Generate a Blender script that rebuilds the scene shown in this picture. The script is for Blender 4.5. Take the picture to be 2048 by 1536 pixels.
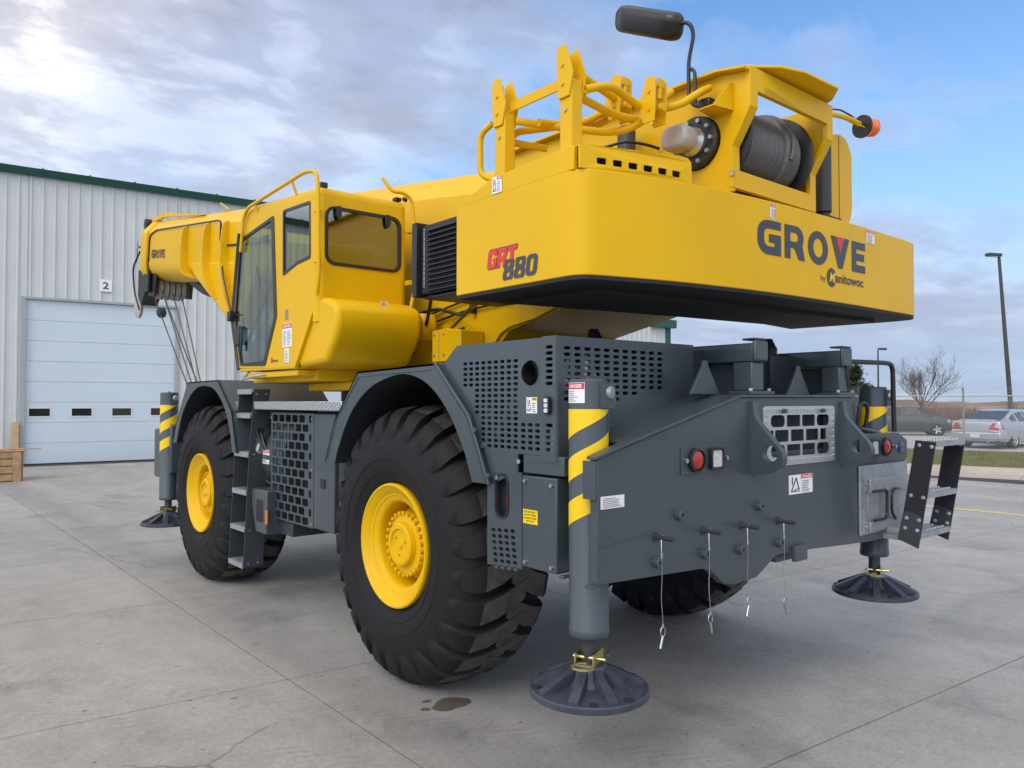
import bpy, bmesh, math, random
from mathutils import Vector, Matrix, noise, geometry
random.seed(7)
V = Vector; pi = math.pi; R = math.radians
for o in list(bpy.data.objects): bpy.data.objects.remove(o)
SC = bpy.context.scene; COL = SC.collection

# ------------------------------------------------------------------ camera
cam_d = bpy.data.cameras.new('camera'); cam = bpy.data.objects.new('camera', cam_d); COL.objects.link(cam)
cam_d.sensor_fit = 'HORIZONTAL'; cam_d.sensor_width = 36.0; cam_d.lens = 36.0*1535/2048
cam_d.clip_start = 0.05; cam_d.clip_end = 3000
cam.location = (-4.30, -4.47, 1.88)
cam.rotation_euler = (R(90+1.343), 0, R(-40))
SC.camera = cam

# ------------------------------------------------------------------ sky, sun, exposure
SUN_AZ, SUN_EL = R(-107), R(38)      # azimuth measured from +Y towards +X
W = bpy.data.worlds.new('World'); SC.world = W; W.use_nodes = True
CLD = ((5.0, 7.6, 0), (8.1, 4.4, 0), (2.7, 9.1, 0))
def build_world():
    nt = W.node_tree; N = nt.nodes; L = nt.links; N.clear()
    def nd(t, **k):
        n = N.new(t)
        for a, b in k.items(): setattr(n, a, b)
        return n
    def math_(op, a, b=None, c=None, clamp=False):
        n = nd('ShaderNodeMath', operation=op, use_clamp=clamp)
        for i, q in enumerate((a, b, c)):
            if q is None: continue
            if isinstance(q, (int, float)): n.inputs[i].default_value = q
            else: L.new(q, n.inputs[i])
        return n.outputs[0]
    sky = nd('ShaderNodeTexSky', sky_type='NISHITA', sun_disc=False)
    sky.sun_elevation = SUN_EL; sky.sun_rotation = SUN_AZ
    sky.air_density = 1.0; sky.dust_density = 0.25; sky.ozone_density = 2.5
    tc = nd('ShaderNodeTexCoord'); sep = nd('ShaderNodeSeparateXYZ'); L.new(tc.outputs['Generated'], sep.inputs[0])
    x, y, z = sep.outputs
    zz = math_('ADD', math_('MAXIMUM', z, 0.0), 0.16)
    u = math_('DIVIDE', x, zz); v = math_('DIVIDE', y, zz)
    cmb = nd('ShaderNodeCombineXYZ'); L.new(u, cmb.inputs[0]); L.new(v, cmb.inputs[1])
    def fbm(scale, detail, rough, off, stretch, rot):
        mp = nd('ShaderNodeMapping'); L.new(cmb.outputs[0], mp.inputs[0])
        mp.inputs['Location'].default_value = off; mp.inputs['Rotation'].default_value = (0, 0, R(rot)); mp.inputs['Scale'].default_value = stretch
        n = nd('ShaderNodeTexNoise'); n.inputs['Scale'].default_value = scale; n.inputs['Detail'].default_value = detail
        n.inputs['Roughness'].default_value = rough; n.inputs['Distortion'].default_value = 0.25
        L.new(mp.outputs[0], n.inputs['Vector']); return n.outputs[0]
    def ramp(fac, stops):
        r = nd('ShaderNodeValToRGB'); el = r.color_ramp.elements
        while len(el) < len(stops): el.new(0.5)
        for e, (p, c) in zip(el, stops): e.position = p; e.color = (*c, 1)
        L.new(fac, r.inputs[0]); return r.outputs[0]
    # angle to the sun: veiled side of the sky is brighter
    sd = V((math.sin(SUN_AZ)*math.cos(SUN_EL), math.cos(SUN_AZ)*math.cos(SUN_EL), math.sin(SUN_EL)))
    dp = nd('ShaderNodeVectorMath', operation='DOT_PRODUCT'); L.new(tc.outputs['Generated'], dp.inputs[0]); dp.inputs[1].default_value = sd
    near = math_('MULTIPLY_ADD', dp.outputs['Value'], 0.5, 0.5, clamp=True)      # 1 at the sun
    big = fbm(0.42, 4, 0.5, CLD[0], (1, 1, 1), 20)
    mid = fbm(1.35, 8, 0.56, CLD[1], (1.0, 1.35, 1), 30)
    det = fbm(4.6, 7, 0.6, CLD[2], (1.0, 1.25, 1), 30)
    dens = math_('ADD', math_('MULTIPLY', big, 0.9), math_('ADD', math_('MULTIPLY', mid, 0.50), math_('MULTIPLY', det, 0.14)))
    dens = math_('ADD', dens, math_('MULTIPLY', math_('SUBTRACT', near, 0.30), 0.42))
    cover = ramp(dens, [(0.60, (0, 0, 0)), (0.71, (0.55, 0.55, 0.55)), (0.83, (1, 1, 1))])
    thick = math_('ADD', math_('MULTIPLY', mid, 0.66), math_('MULTIPLY', det, 0.38))
    ccol = ramp(thick, [(0.385, (6.7, 6.15, 5.8)), (0.465, (4.8, 4.5, 4.45)), (0.53, (2.75, 2.68, 2.92)), (0.62, (1.85, 1.82, 2.10))])
    gain = math_('MULTIPLY_ADD', math_('POWER', near, 2.5), 1.15, 1.18)
    cg = nd('ShaderNodeVectorMath', operation='SCALE'); L.new(ccol, cg.inputs[0]); L.new(gain, cg.inputs['Scale'])
    sg = nd('ShaderNodeVectorMath', operation='MULTIPLY'); L.new(sky.outputs[0], sg.inputs[0]); sg.inputs[1].default_value = (0.70, 0.92, 1.06)
    mx = nd('ShaderNodeMix', data_type='RGBA'); L.new(cover, mx.inputs['Factor']); L.new(sg.outputs[0], mx.inputs[6]); L.new(cg.outputs[0], mx.inputs[7])
    # long path near the horizon: a pale lavender stratus veil, brighter on the sun's side
    vl = math_('POWER', math_('SUBTRACT', 1.0, math_('MULTIPLY', math_('MAXIMUM', z, 0.0), 2.1), clamp=True), 1.25)
    vb = math_('MULTIPLY', vl, math_('MULTIPLY_ADD', big, 0.9, 0.55), clamp=True)
    vc = nd('ShaderNodeVectorMath', operation='SCALE'); vc.inputs[0].default_value = (2.42, 3.02, 4.15)
    L.new(math_('MULTIPLY_ADD', math_('POWER', near, 2.0), 2.6, 0.86), vc.inputs['Scale'])
    vm = nd('ShaderNodeMix', data_type='RGBA'); L.new(vb, vm.inputs['Factor']); L.new(mx.outputs[2], vm.inputs[6]); L.new(vc.outputs[0], vm.inputs[7])
    bg = nd('ShaderNodeBackground'); bg.inputs['Strength'].default_value = 0.15
    L.new(vm.outputs[2], bg.inputs['Color'])
    out = nd('ShaderNodeOutputWorld'); L.new(bg.outputs[0], out.inputs[0])
build_world()
sun_d = bpy.data.lights.new('sun', 'SUN'); sun = bpy.data.objects.new('sun', sun_d); COL.objects.link(sun)
sun_d.energy = 0.85; sun_d.angle = R(26); sun_d.color = (1.0, 0.93, 0.82)
sun.rotation_euler = (R(90)-SUN_EL, 0, pi-SUN_AZ)
vs = SC.view_settings; vs.view_transform = 'Standard'; vs.look = 'None'; vs.gamma = 1.0; vs.exposure = 0.44; vs.use_curve_mapping = False
SC.cycles.max_bounces = 8; SC.cycles.transparent_max_bounces = 16

# ------------------------------------------------------------------ materials
def mat(name, col, rough=0.5, metal=0.0, var=0.0, vscale=3.0, bump=0.0, bscale=40.0, coat=0.0, emit=None, spec=0.5, rvar=0.0, dirt=None, speck=None):
    m = bpy.data.materials.new(name); m.use_nodes = True; nt = m.node_tree; N = nt.nodes; L = nt.links
    b = N['Principled BSDF']; b.inputs['Base Color'].default_value = (*col, 1); b.inputs['Roughness'].default_value = rough
    b.inputs['Metallic'].default_value = metal; b.inputs['Specular IOR Level'].default_value = spec
    if coat: b.inputs['Coat Weight'].default_value = coat; b.inputs['Coat Roughness'].default_value = 0.08
    if emit: b.inputs['Emission Color'].default_value = (*emit[0], 1); b.inputs['Emission Strength'].default_value = emit[1]
    geo = N.new('ShaderNodeNewGeometry')
    if var or rvar or dirt:
        n = N.new('ShaderNodeTexNoise'); n.inputs['Scale'].default_value = vscale; n.inputs['Detail'].default_value = 6; n.inputs['Roughness'].default_value = 0.6
        L.new(geo.outputs['Position'], n.inputs['Vector'])
        if var or dirt:
            r = N.new('ShaderNodeValToRGB'); r.color_ramp.elements[0].position = 0.3; r.color_ramp.elements[1].position = 0.7
            d = dirt or tuple(c*(1-var) for c in col)
            r.color_ramp.elements[0].color = (*d, 1); r.color_ramp.elements[1].color = (*[min(1, c*(1+var*0.6)) for c in col], 1)
            L.new(n.outputs[0], r.inputs[0]); L.new(r.outputs[0], b.inputs['Base Color'])
        if rvar:
            mr = N.new('ShaderNodeMapRange'); mr.inputs['To Min'].default_value = rough-rvar; mr.inputs['To Max'].default_value = rough+rvar
            L.new(n.outputs[0], mr.inputs['Value']); L.new(mr.outputs[0], b.inputs['Roughness'])
    if speck:      # scattered dust flecks and small scuffs
        n3 = N.new('ShaderNodeTexNoise'); n3.inputs['Scale'].default_value = 34; n3.inputs['Detail'].default_value = 3; n3.inputs['Roughness'].default_value = 0.7
        L.new(geo.outputs['Position'], n3.inputs['Vector'])
        r3 = N.new('ShaderNodeValToRGB'); r3.color_ramp.elements[0].position = 0.69; r3.color_ramp.elements[1].position = 0.76; L.new(n3.outputs[0], r3.inputs[0])
        m3 = N.new('ShaderNodeMath'); m3.operation = 'MULTIPLY'; m3.inputs[1].default_value = 0.55; L.new(r3.outputs[0], m3.inputs[0])
        x3 = N.new('ShaderNodeMix'); x3.data_type = 'RGBA'; L.new(m3.outputs[0], x3.inputs[0]); x3.inputs[7].default_value = (*speck, 1)
        src = b.inputs['Base Color'].links[0].from_socket; L.new(src, x3.inputs[6]); L.new(x3.outputs[2], b.inputs['Base Color'])
    if bump:
        n2 = N.new('ShaderNodeTexNoise'); n2.inputs['Scale'].default_value = bscale; n2.inputs['Detail'].default_value = 4
        L.new(geo.outputs['Position'], n2.inputs['Vector'])
        bp = N.new('ShaderNodeBump'); bp.inputs['Strength'].default_value = bump; bp.inputs['Distance'].default_value = 0.01
        L.new(n2.outputs[0], bp.inputs['Height']); L.new(bp.outputs[0], b.inputs['Normal'])
    return m
def glass_mat(name, tint, refl=1.0, base=0.04):
    m = bpy.data.materials.new(name); m.use_nodes = True; nt = m.node_tree; N = nt.nodes; L = nt.links; N.clear()
    t = N.new('ShaderNodeBsdfTransparent'); t.inputs[0].default_value = (*tint, 1)
    g = N.new('ShaderNodeBsdfGlossy'); g.inputs['Roughness'].default_value = 0.02; g.inputs[0].default_value = (refl, refl, refl, 1)
    f = N.new('ShaderNodeLayerWeight'); f.inputs[0].default_value = 0.5
    pw = N.new('ShaderNodeMath'); pw.operation = 'POWER'; pw.inputs[1].default_value = 3.0; L.new(f.outputs['Facing'], pw.inputs[0])
    ad = N.new('ShaderNodeMath'); ad.operation = 'MULTIPLY_ADD'; ad.inputs[1].default_value = 0.75; ad.inputs[2].default_value = base; ad.use_clamp = True; L.new(pw.outputs[0], ad.inputs[0])
    mx = N.new('ShaderNodeMixShader'); L.new(ad.outputs[0], mx.inputs[0]); L.new(t.outputs[0], mx.inputs[1]); L.new(g.outputs[0], mx.inputs[2])
    o = N.new('ShaderNodeOutputMaterial'); L.new(mx.outputs[0], o.inputs[0]); return m
M = {}
M['yellow'] = mat('yellow_paint', (0.715, 0.428, 0.0025), 0.38, var=0.07, vscale=1.1, coat=0.05, spec=0.20, rvar=0.08, bump=0.05, bscale=1.6, speck=(.55,.40,.16))
M['grey'] = mat('grey_paint', (0.050, 0.067, 0.076), 0.38, var=0.16, vscale=1.7, coat=0.18, rvar=0.10, bump=0.05, bscale=2.2, speck=(.17,.18,.18))
M['greydk'] = mat('dark_grey_paint', (0.035, 0.041, 0.048), 0.5, var=0.1)
M['black'] = mat('black_paint', (0.012, 0.012, 0.013), 0.45, rvar=0.05)
M['under'] = mat('black_and_recess_shade', (0.012, 0.014, 0.018), 0.75)  # matte black parts; also stands in for shade inside slots and recesses
M['plastic'] = mat('black_plastic', (0.014, 0.014, 0.016), 0.32)
M['rubber'] = mat('tyre_rubber', (0.0095, 0.0098, 0.0108), 0.70, spec=0.3, var=0.25, vscale=6, bump=0.10, bscale=60, rvar=0.1)
M['tread'] = mat('tread_rubber', (0.058, 0.054, 0.046), 0.42, spec=0.5, var=0.5, vscale=14, bump=0.2, bscale=70, rvar=0.12)
M['steel'] = mat('bright_steel', (0.55, 0.56, 0.57), 0.32, metal=1.0, rvar=0.08)
M['galv'] = mat('galvanised_steel', (0.42, 0.45, 0.47), 0.48, metal=0.75, var=0.22, vscale=18, bump=0.03)
M['alu'] = mat('aluminium', (0.60, 0.61, 0.62), 0.35, metal=0.85, var=0.12, vscale=30)
M['brass'] = mat('zinc_yellow_plating', (0.60, 0.52, 0.24), 0.34, metal=0.9, var=0.2, vscale=25)
M['cast'] = mat('cast_motor_grey', (0.42, 0.40, 0.36), 0.5, bump=0.05)
M['pad'] = mat('outrigger_pad', (0.042, 0.050, 0.072), 0.40, var=0.35, vscale=9, rvar=0.12, bump=0.08, bscale=30)
M['rope'] = mat('wire_rope', (0.125, 0.124, 0.118), 0.40, metal=0.35, var=0.25, vscale=50, bump=0.12, bscale=160)
M['red'] = mat('red_lens', (0.36, 0.010, 0.012), 0.25, coat=0.5)
M['clear'] = mat('clear_lens', (0.72, 0.74, 0.76), 0.15, metal=0.3, var=0.3, vscale=70)
M['amber'] = mat('amber_lens', (0.90, 0.15, 0.002), 0.22, coat=0.5)
M['blue'] = mat('blue_lens', (0.008, 0.012, 0.11), 0.2, coat=0.5)
M['white'] = mat('white_vinyl', (0.78, 0.78, 0.78), 0.45)
M['redv'] = mat('red_vinyl', (0.60, 0.03, 0.03), 0.4)
M['yelv'] = mat('yellow_vinyl', (0.82, 0.60, 0.0), 0.4)
M['stripe'] = mat('hazard_yellow', (0.86, 0.58, 0.0), 0.42, var=0.06)
M['ink'] = mat('black_vinyl', (0.012, 0.012, 0.014), 0.4)
M['inkg'] = mat('charcoal_vinyl', (0.038, 0.046, 0.060), 0.4)
M['inkm'] = mat('grey_print', (0.22, 0.22, 0.23), 0.5)
M['glass'] = glass_mat('cab_glass', (0.56, 0.68, 0.69), 0.95, 0.075)
M['glass2'] = glass_mat('rear_glass', (0.26, 0.36, 0.41), 1.0, 0.24)
M['wglass'] = mat('dark_window_glass', (0.02, 0.022, 0.022), 0.06, spec=0.7)
M['mirrorg'] = mat('mirror_glass', (0.9, 0.9, 0.9), 0.02, metal=1.0)
M['seat'] = mat('seat_fabric', (0.02, 0.02, 0.022), 0.85)
M['orange'] = mat('orange_plastic', (0.8, 0.25, 0.01), 0.4)

# ------------------------------------------------------------------ mesh helpers
ORG = {}
SPLIT = set('drum_flange tank_shelf plate_end_tab pull_handle locker_hinge locker_rail clamp_band cooler_frame roof_lamp armrest frame_bulkhead rope_guide boom_head door_jamb work_lamp door_handle nose_pin hood_top rear_deck_wall hinge_bracket marker_lens glint_pipe top_flange fender_trim underside_block cab_support bracket_cap checker_strip hose_pair'.split())
class MB:
    def __init__(s): s.v = []; s.f = []; s.m = []; s.mi = 0
    def add(s, vs, fs):
        n = len(s.v); s.v += [V(p) for p in vs]
        for f in fs: s.f.append(tuple(i+n for i in f)); s.m.append(s.mi)
        return s
    def box(s, a, b, T=None):
        x0, y0, z0 = a; x1, y1, z1 = b
        vs = [V(p) for p in ((x0,y0,z0),(x1,y0,z0),(x1,y1,z0),(x0,y1,z0),(x0,y0,z1),(x1,y0,z1),(x1,y1,z1),(x0,y1,z1))]
        if T is not None: vs = [T @ p for p in vs]
        return s.add(vs, [(0,3,2,1),(4,5,6,7),(0,1,5,4),(1,2,6,5),(2,3,7,6),(3,0,4,7)])
    def prism(s, pts, vec):
        pts = [V(p) for p in pts]; n = len(pts); vec = V(vec)
        return s.add(pts+[p+vec for p in pts], [tuple(range(n)), tuple(range(2*n-1, n-1, -1))]+[(i, (i+1) % n, n+(i+1) % n, n+i) for i in range(n)])
    def plate(s, outer, holes, f, tv):
        loops = [outer]+list(holes); tv = V(tv)
        tris = geometry.tessellate_polygon([[V((p[0], p[1], 0)) for p in l] for l in loops])
        flat = [f(p) for l in loops for p in l]; n = len(flat)
        fs = [t for t in tris]+[tuple(n+i for i in reversed(t)) for t in tris]; k = 0
        for l in loops:
            c = len(l)
            for i in range(c): a = k+i; b = k+(i+1) % c; fs.append((a, b, n+b, n+a))
            k += c
        return s.add(flat+[p+tv for p in flat], fs)
    def sheet(s, outer, f):
        tris = geometry.tessellate_polygon([[V((p[0], p[1], 0)) for p in outer]])
        return s.add([f(p) for p in outer], [t for t in tris])
    def tube(s, path, r, seg=10, closed=False, radii=None):
        P = [V(p) for p in path]; n = len(P); rings = []; T0 = None; up = None
        for i in range(n):
            a = P[(i-1) % n] if (closed or i > 0) else P[i]; b = P[(i+1) % n] if (closed or i < n-1) else P[i]
            t = (b-a).normalized()
            if up is None:
                up = V((0,0,1)) if abs(t.z) < 0.9 else V((1,0,0))
                up = (up-t*up.dot(t)).normalized()
            else:
                up = (up-t*up.dot(t))
                if up.length < 1e-6: up = t.orthogonal()
                up.normalize()
            w = t.cross(up); rr = radii[i] if radii else r
            rings.append([P[i]+(up*math.cos(2*pi*j/seg)+w*math.sin(2*pi*j/seg))*rr for j in range(seg)])
        vs = [p for ring in rings for p in ring]; fs = []
        m = n if closed else n-1
        for i in range(m):
            a = i*seg; b = ((i+1) % n)*seg
            for j in range(seg): fs.append((a+j, a+(j+1) % seg, b+(j+1) % seg, b+j))
        if not closed: fs += [tuple(range(seg-1, -1, -1)), tuple((n-1)*seg+j for j in range(seg))]
        return s.add(vs, fs)
    def lathe(s, prof, org, axis=(0,0,1), seg=32, caps=True, a0=0, a1=2*pi):
        ax = V(axis).normalized(); e1 = ax.orthogonal().normalized(); e2 = ax.cross(e1); org = V(org); full = abs(a1-a0-2*pi) < 1e-6
        k = seg if full else seg+1; vs = []
        for r, h in prof:
            for j in range(k):
                t = a0+(a1-a0)*j/seg; vs.append(org+ax*h+(e1*math.cos(t)+e2*math.sin(t))*r)
        fs = []
        for i in range(len(prof)-1):
            for j in range(seg):
                j2 = (j+1) % k if full else j+1
                fs.append((i*k+j, i*k+j2, (i+1)*k+j2, (i+1)*k+j))
        if caps and full:
            if prof[0][0] > 1e-5: fs.append(tuple(range(k-1, -1, -1)))
            if prof[-1][0] > 1e-5: fs.append(tuple((len(prof)-1)*k+j for j in range(k)))
        return s.add(vs, fs)
    def cyl(s, a, b, r, seg=16, r2=None):
        a = V(a); b = V(b); return s.lathe([(r, 0), (r2 if r2 is not None else r, (b-a).length)], a, b-a, seg)
    def bolt(s, p, d, r=0.012, h=0.01): return s.cyl(V(p), V(p)+V(d).normalized()*h, r, 6)
    def loft(s, secs, closed=True, caps=True):
        n = len(secs[0]); vs = [V(p) for q in secs for p in q]; fs = []
        for i in range(len(secs)-1):
            for j in range(n if closed else n-1):
                fs.append((i*n+j, i*n+(j+1) % n, (i+1)*n+(j+1) % n, (i+1)*n+j))
        if caps and closed: fs += [tuple(range(n-1, -1, -1)), tuple((len(secs)-1)*n+j for j in range(n))]
        return s.add(vs, fs)
    def mesh(s, name, mats, org, smooth=None, recalc=True):
        me = bpy.data.meshes.new(name); me.from_pydata([p-org for p in s.v], [], s.f)
        for k in mats: me.materials.append(M[k])
        me.polygons.foreach_set('material_index', s.m)
        if recalc:
            bm = bmesh.new(); bm.from_mesh(me); bmesh.ops.recalc_face_normals(bm, faces=bm.faces); bm.to_mesh(me); bm.free()
        if smooth is not None:
            me.polygons.foreach_set('use_smooth', [True]*len(me.polygons)); me.set_sharp_from_angle(angle=R(smooth))
        me.update(); return me
    def islands(s):
        par = list(range(len(s.v)))
        def find(a):
            while par[a] != a: par[a] = par[par[a]]; a = par[a]
            return a
        for f in s.f:
            for q in f[1:]: par[find(q)] = find(f[0])
        grp = {}
        for f, m in zip(s.f, s.m): grp.setdefault(find(f[0]), []).append((f, m))
        out = []
        for fs in grp.values():
            t = MB(); mp = {}
            for f, m in fs:
                for q in f:
                    if q not in mp: mp[q] = len(t.v); t.v.append(s.v[q])
                t.f.append(tuple(mp[q] for q in f)); t.m.append(m)
            out.append(t)
        return out
    def build(s, name, mats, parent=None, smooth=None, bevel=0, seg=2, org=None, recalc=True):
        if name in SPLIT:
            isl = s.islands()
            if len(isl) > 1: return [t.build(name, mats, parent, smooth, bevel, seg, org, recalc) for t in isl][0]
        if isinstance(mats, str): mats = [mats]
        if org is None:
            lo = [min(p[i] for p in s.v) for i in range(3)]; hi = [max(p[i] for p in s.v) for i in range(3)]
            org = V(((lo[0]+hi[0])/2, (lo[1]+hi[1])/2, lo[2]))
        org = V(org)
        o = bpy.data.objects.new(name, s.mesh(name, mats, org, smooth, recalc)); link(o, parent, org)
        if name.endswith('_bolt'): o['kind'] = 'stuff'
        if bevel:
            b = o.modifiers.new('bevel', 'BEVEL'); b.width = bevel; b.segments = seg; b.limit_method = 'ANGLE'; b.angle_limit = R(35)
            if smooth is None:
                o.data.polygons.foreach_set('use_smooth', [True]*len(o.data.polygons)); o.data.set_sharp_from_angle(angle=R(50))
        return o
def link(o, parent, org):
    COL.objects.link(o); ORG[o.name] = V(org)
    if parent is not None: o.parent = parent; o.location = V(org)-ORG[parent.name]
    else: o.location = org
    return o
def empty(name, loc, parent=None):
    o = bpy.data.objects.new(name, None); o.empty_display_size = 0.2; return link(o, parent, V(loc))
def tag(o, label=None, cat=None, group=None, kind=None):
    if label: o['label'] = label
    if cat: o['category'] = cat
    if group: o['group'] = group
    if kind: o['kind'] = kind
    return o
def inst(o, parent, org):          # a copy of a part sharing its mesh, at another place
    c = o.copy(); link(c, parent, org); return c
SX = lambda x: (lambda p: V((x, p[0], p[1])))
RY = lambda y: (lambda p: V((p[0], y, p[1])))
TZ = lambda z: (lambda p: V((p[0], p[1], z)))
def rrect(cx, cy, w, h, r, n=3):
    r = min(r, w/2-1e-4, h/2-1e-4); pts = []
    for k, (sx, sy) in enumerate(((1,1),(-1,1),(-1,-1),(1,-1))):
        for i in range(n+1):
            t = pi/2*(k+i/n); pts.append((cx+sx*(w/2-r)+r*math.cos(t), cy+sy*(h/2-r)+r*math.sin(t)))
    return pts
def circ(cx, cy, r, n=20, ry=None): return [(cx+r*math.cos(2*pi*i/n), cy+(ry or r)*math.sin(2*pi*i/n)) for i in range(n)]
def fillet(pts, r, n=5):
    P = [V(p) for p in pts]; out = [P[0]]
    for i in range(1, len(P)-1):
        a = (P[i-1]-P[i]); b = (P[i+1]-P[i]); q = min(r, a.length*0.48, b.length*0.48)
        p0 = P[i]+a.normalized()*q; p2 = P[i]+b.normalized()*q
        for k in range(n+1):
            t = k/n; out.append(p0*(1-t)**2+P[i]*2*t*(1-t)+p2*t*t)
    out.append(P[-1]); return out
def fil2(pts, r, n=4):              # closed 2d polygon with rounded corners
    P = [V((p[0], p[1], 0)) for p in pts]; out = []; m = len(P)
    for i in range(m):
        a = P[i-1]-P[i]; b = P[(i+1) % m]-P[i]; q = min(r, a.length*0.45, b.length*0.45)
        p0 = P[i]+a.normalized()*q; p2 = P[i]+b.normalized()*q
        for k in range(n+1):
            t = k/n; w = p0*(1-t)**2+P[i]*2*t*(1-t)+p2*t*t; out.append((w.x, w.y))
    return out
def crom(pts, n=6):                 # open catmull-rom through 2d points
    P = [V((p[0], p[1], 0)) for p in pts]; out = []
    for i in range(len(P)-1):
        p0 = P[max(i-1, 0)]; p1 = P[i]; p2 = P[i+1]; p3 = P[min(i+2, len(P)-1)]
        for k in range(n):
            t = k/n; w = 0.5*((2*p1)+(p2-p0)*t+(2*p0-5*p1+4*p2-p3)*t*t+(3*p1-p0-3*p2+p3)*t**3); out.append((w.x, w.y))
    out.append((P[-1].x, P[-1].y)); return out
_tx = {}
def text2d(s, bold=0.0, shear=0.0, space=1.0):
    k = (s, bold, shear, space)
    if k in _tx: return _tx[k]
    cu = bpy.data.curves.new('t', 'FONT'); cu.body = s; cu.size = 1.0; cu.offset = bold; cu.shear = shear; cu.space_character = space; cu.resolution_u = 3; cu.fill_mode = 'FRONT'
    o = bpy.data.objects.new('t', cu); COL.objects.link(o)
    me = bpy.data.meshes.new_from_object(o.evaluated_get(bpy.context.evaluated_depsgraph_get()))
    vs = [(v.co.x, v.co.y) for v in me.vertices]; fs = [tuple(p.vertices) for p in me.polygons]
    bpy.data.objects.remove(o); bpy.data.meshes.remove(me)
    x0 = min(v[0] for v in vs); x1 = max(v[0] for v in vs); y0 = min(v[1] for v in vs); y1 = max(v[1] for v in vs)
    vs = [((x-x0)/(x1-x0), (y-y0)/(y1-y0)) for x, y in vs]
    _tx[k] = (vs, fs); return _tx[k]
def put_text(mb, s, f, x0, y0, w, h, **k):     # lays a word into the rectangle of a 2d frame
    vs, fs = text2d(s, **k); mb.add([f((x0+x*w, y0+y*h)) for x, y in vs], fs)
for a in (('GRT', dict(bold=0.04, shear=0.2)), ('880', dict(bold=0.045, shear=0.2)), ('by', {}), ('anitowoc', dict(bold=0.02)), ('M', dict(bold=0.03, shear=0.25)),
          ('DANGER', dict(bold=0.03)), ('CAUTION', dict(bold=0.03)), ('2', dict(bold=0.02)), ('GROVE', dict(bold=0.05)), ('manitowoc', dict(bold=0.02)),
          ('FOR ISO 22241-1', dict(bold=0.02)), ('QUALITY DIESEL', dict(bold=0.02)), ('EXHAUST FLUID', dict(bold=0.02)), ('(DEF) ONLY', dict(bold=0.02))): text2d(a[0], **a[1])
def sticker(name, parent, f, n, w, h, head=None, hcol='redv', lines=6, pic=False, base='white', cols=1, htext='white'):
    # f maps (0..w, 0..h) to the surface, n is its outward normal; flat printed vinyl
    n = V(n); mb = MB(); g = lambda k: (lambda p: f(p)+n*k)
    mb.mi = 0; mb.plate([(0,0),(w,0),(w,h),(0,h)], [], g(0.0025), -n*0.0015)
    top = h
    if head:
        x0 = w*0.5 if pic else 0.02*w
        mb.mi = 1; mb.add([g(0.0032)(p) for p in ((x0, h*0.78),(w*0.98, h*0.78),(w*0.98, h*0.98),(x0, h*0.98))], [(0,1,2,3)])
        mb.mi = 2; put_text(mb, head, g(0.0038), x0+(w-x0)*0.12, h*0.82, (w-x0)*0.76, h*0.12, bold=0.03); top = h*0.78
    mb.mi = 3
    x0 = w*0.54 if pic else w*0.08
    for c in range(cols):
        cw = (w*0.94-x0)/cols
        for i in range(lines):
            y = top*(0.10+0.82*i/lines); l = cw*random.uniform(0.6, 0.92)
            mb.add([g(0.0032)(p) for p in ((x0+c*cw, y),(x0+c*cw+l, y),(x0+c*cw+l, y+top*0.36/lines),(x0+c*cw, y+top*0.36/lines))], [(0,1,2,3)])
    if pic:
        mb.mi = 4
        for a, b in (((0.1,0.15),(0.3,0.85)),((0.3,0.85),(0.42,0.2)),((0.08,0.15),(0.45,0.15)),((0.14,0.5),(0.14,0.9)),((0.2,0.2),(0.4,0.28))):
            d = V((b[0]-a[0], b[1]-a[1])); q = V((-d.y, d.x)).normalized()*0.022
            mb.add([g(0.0032)((w*(p[0]+s*q.x), h*(p[1]+s*q.y))) for p, s in ((a,1),(a,-1),(b,-1),(b,1))], [(0,1,2,3)])
    return mb.build(name, [base, hcol, htext, 'inkm', 'ink'], parent, recalc=False)
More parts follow.
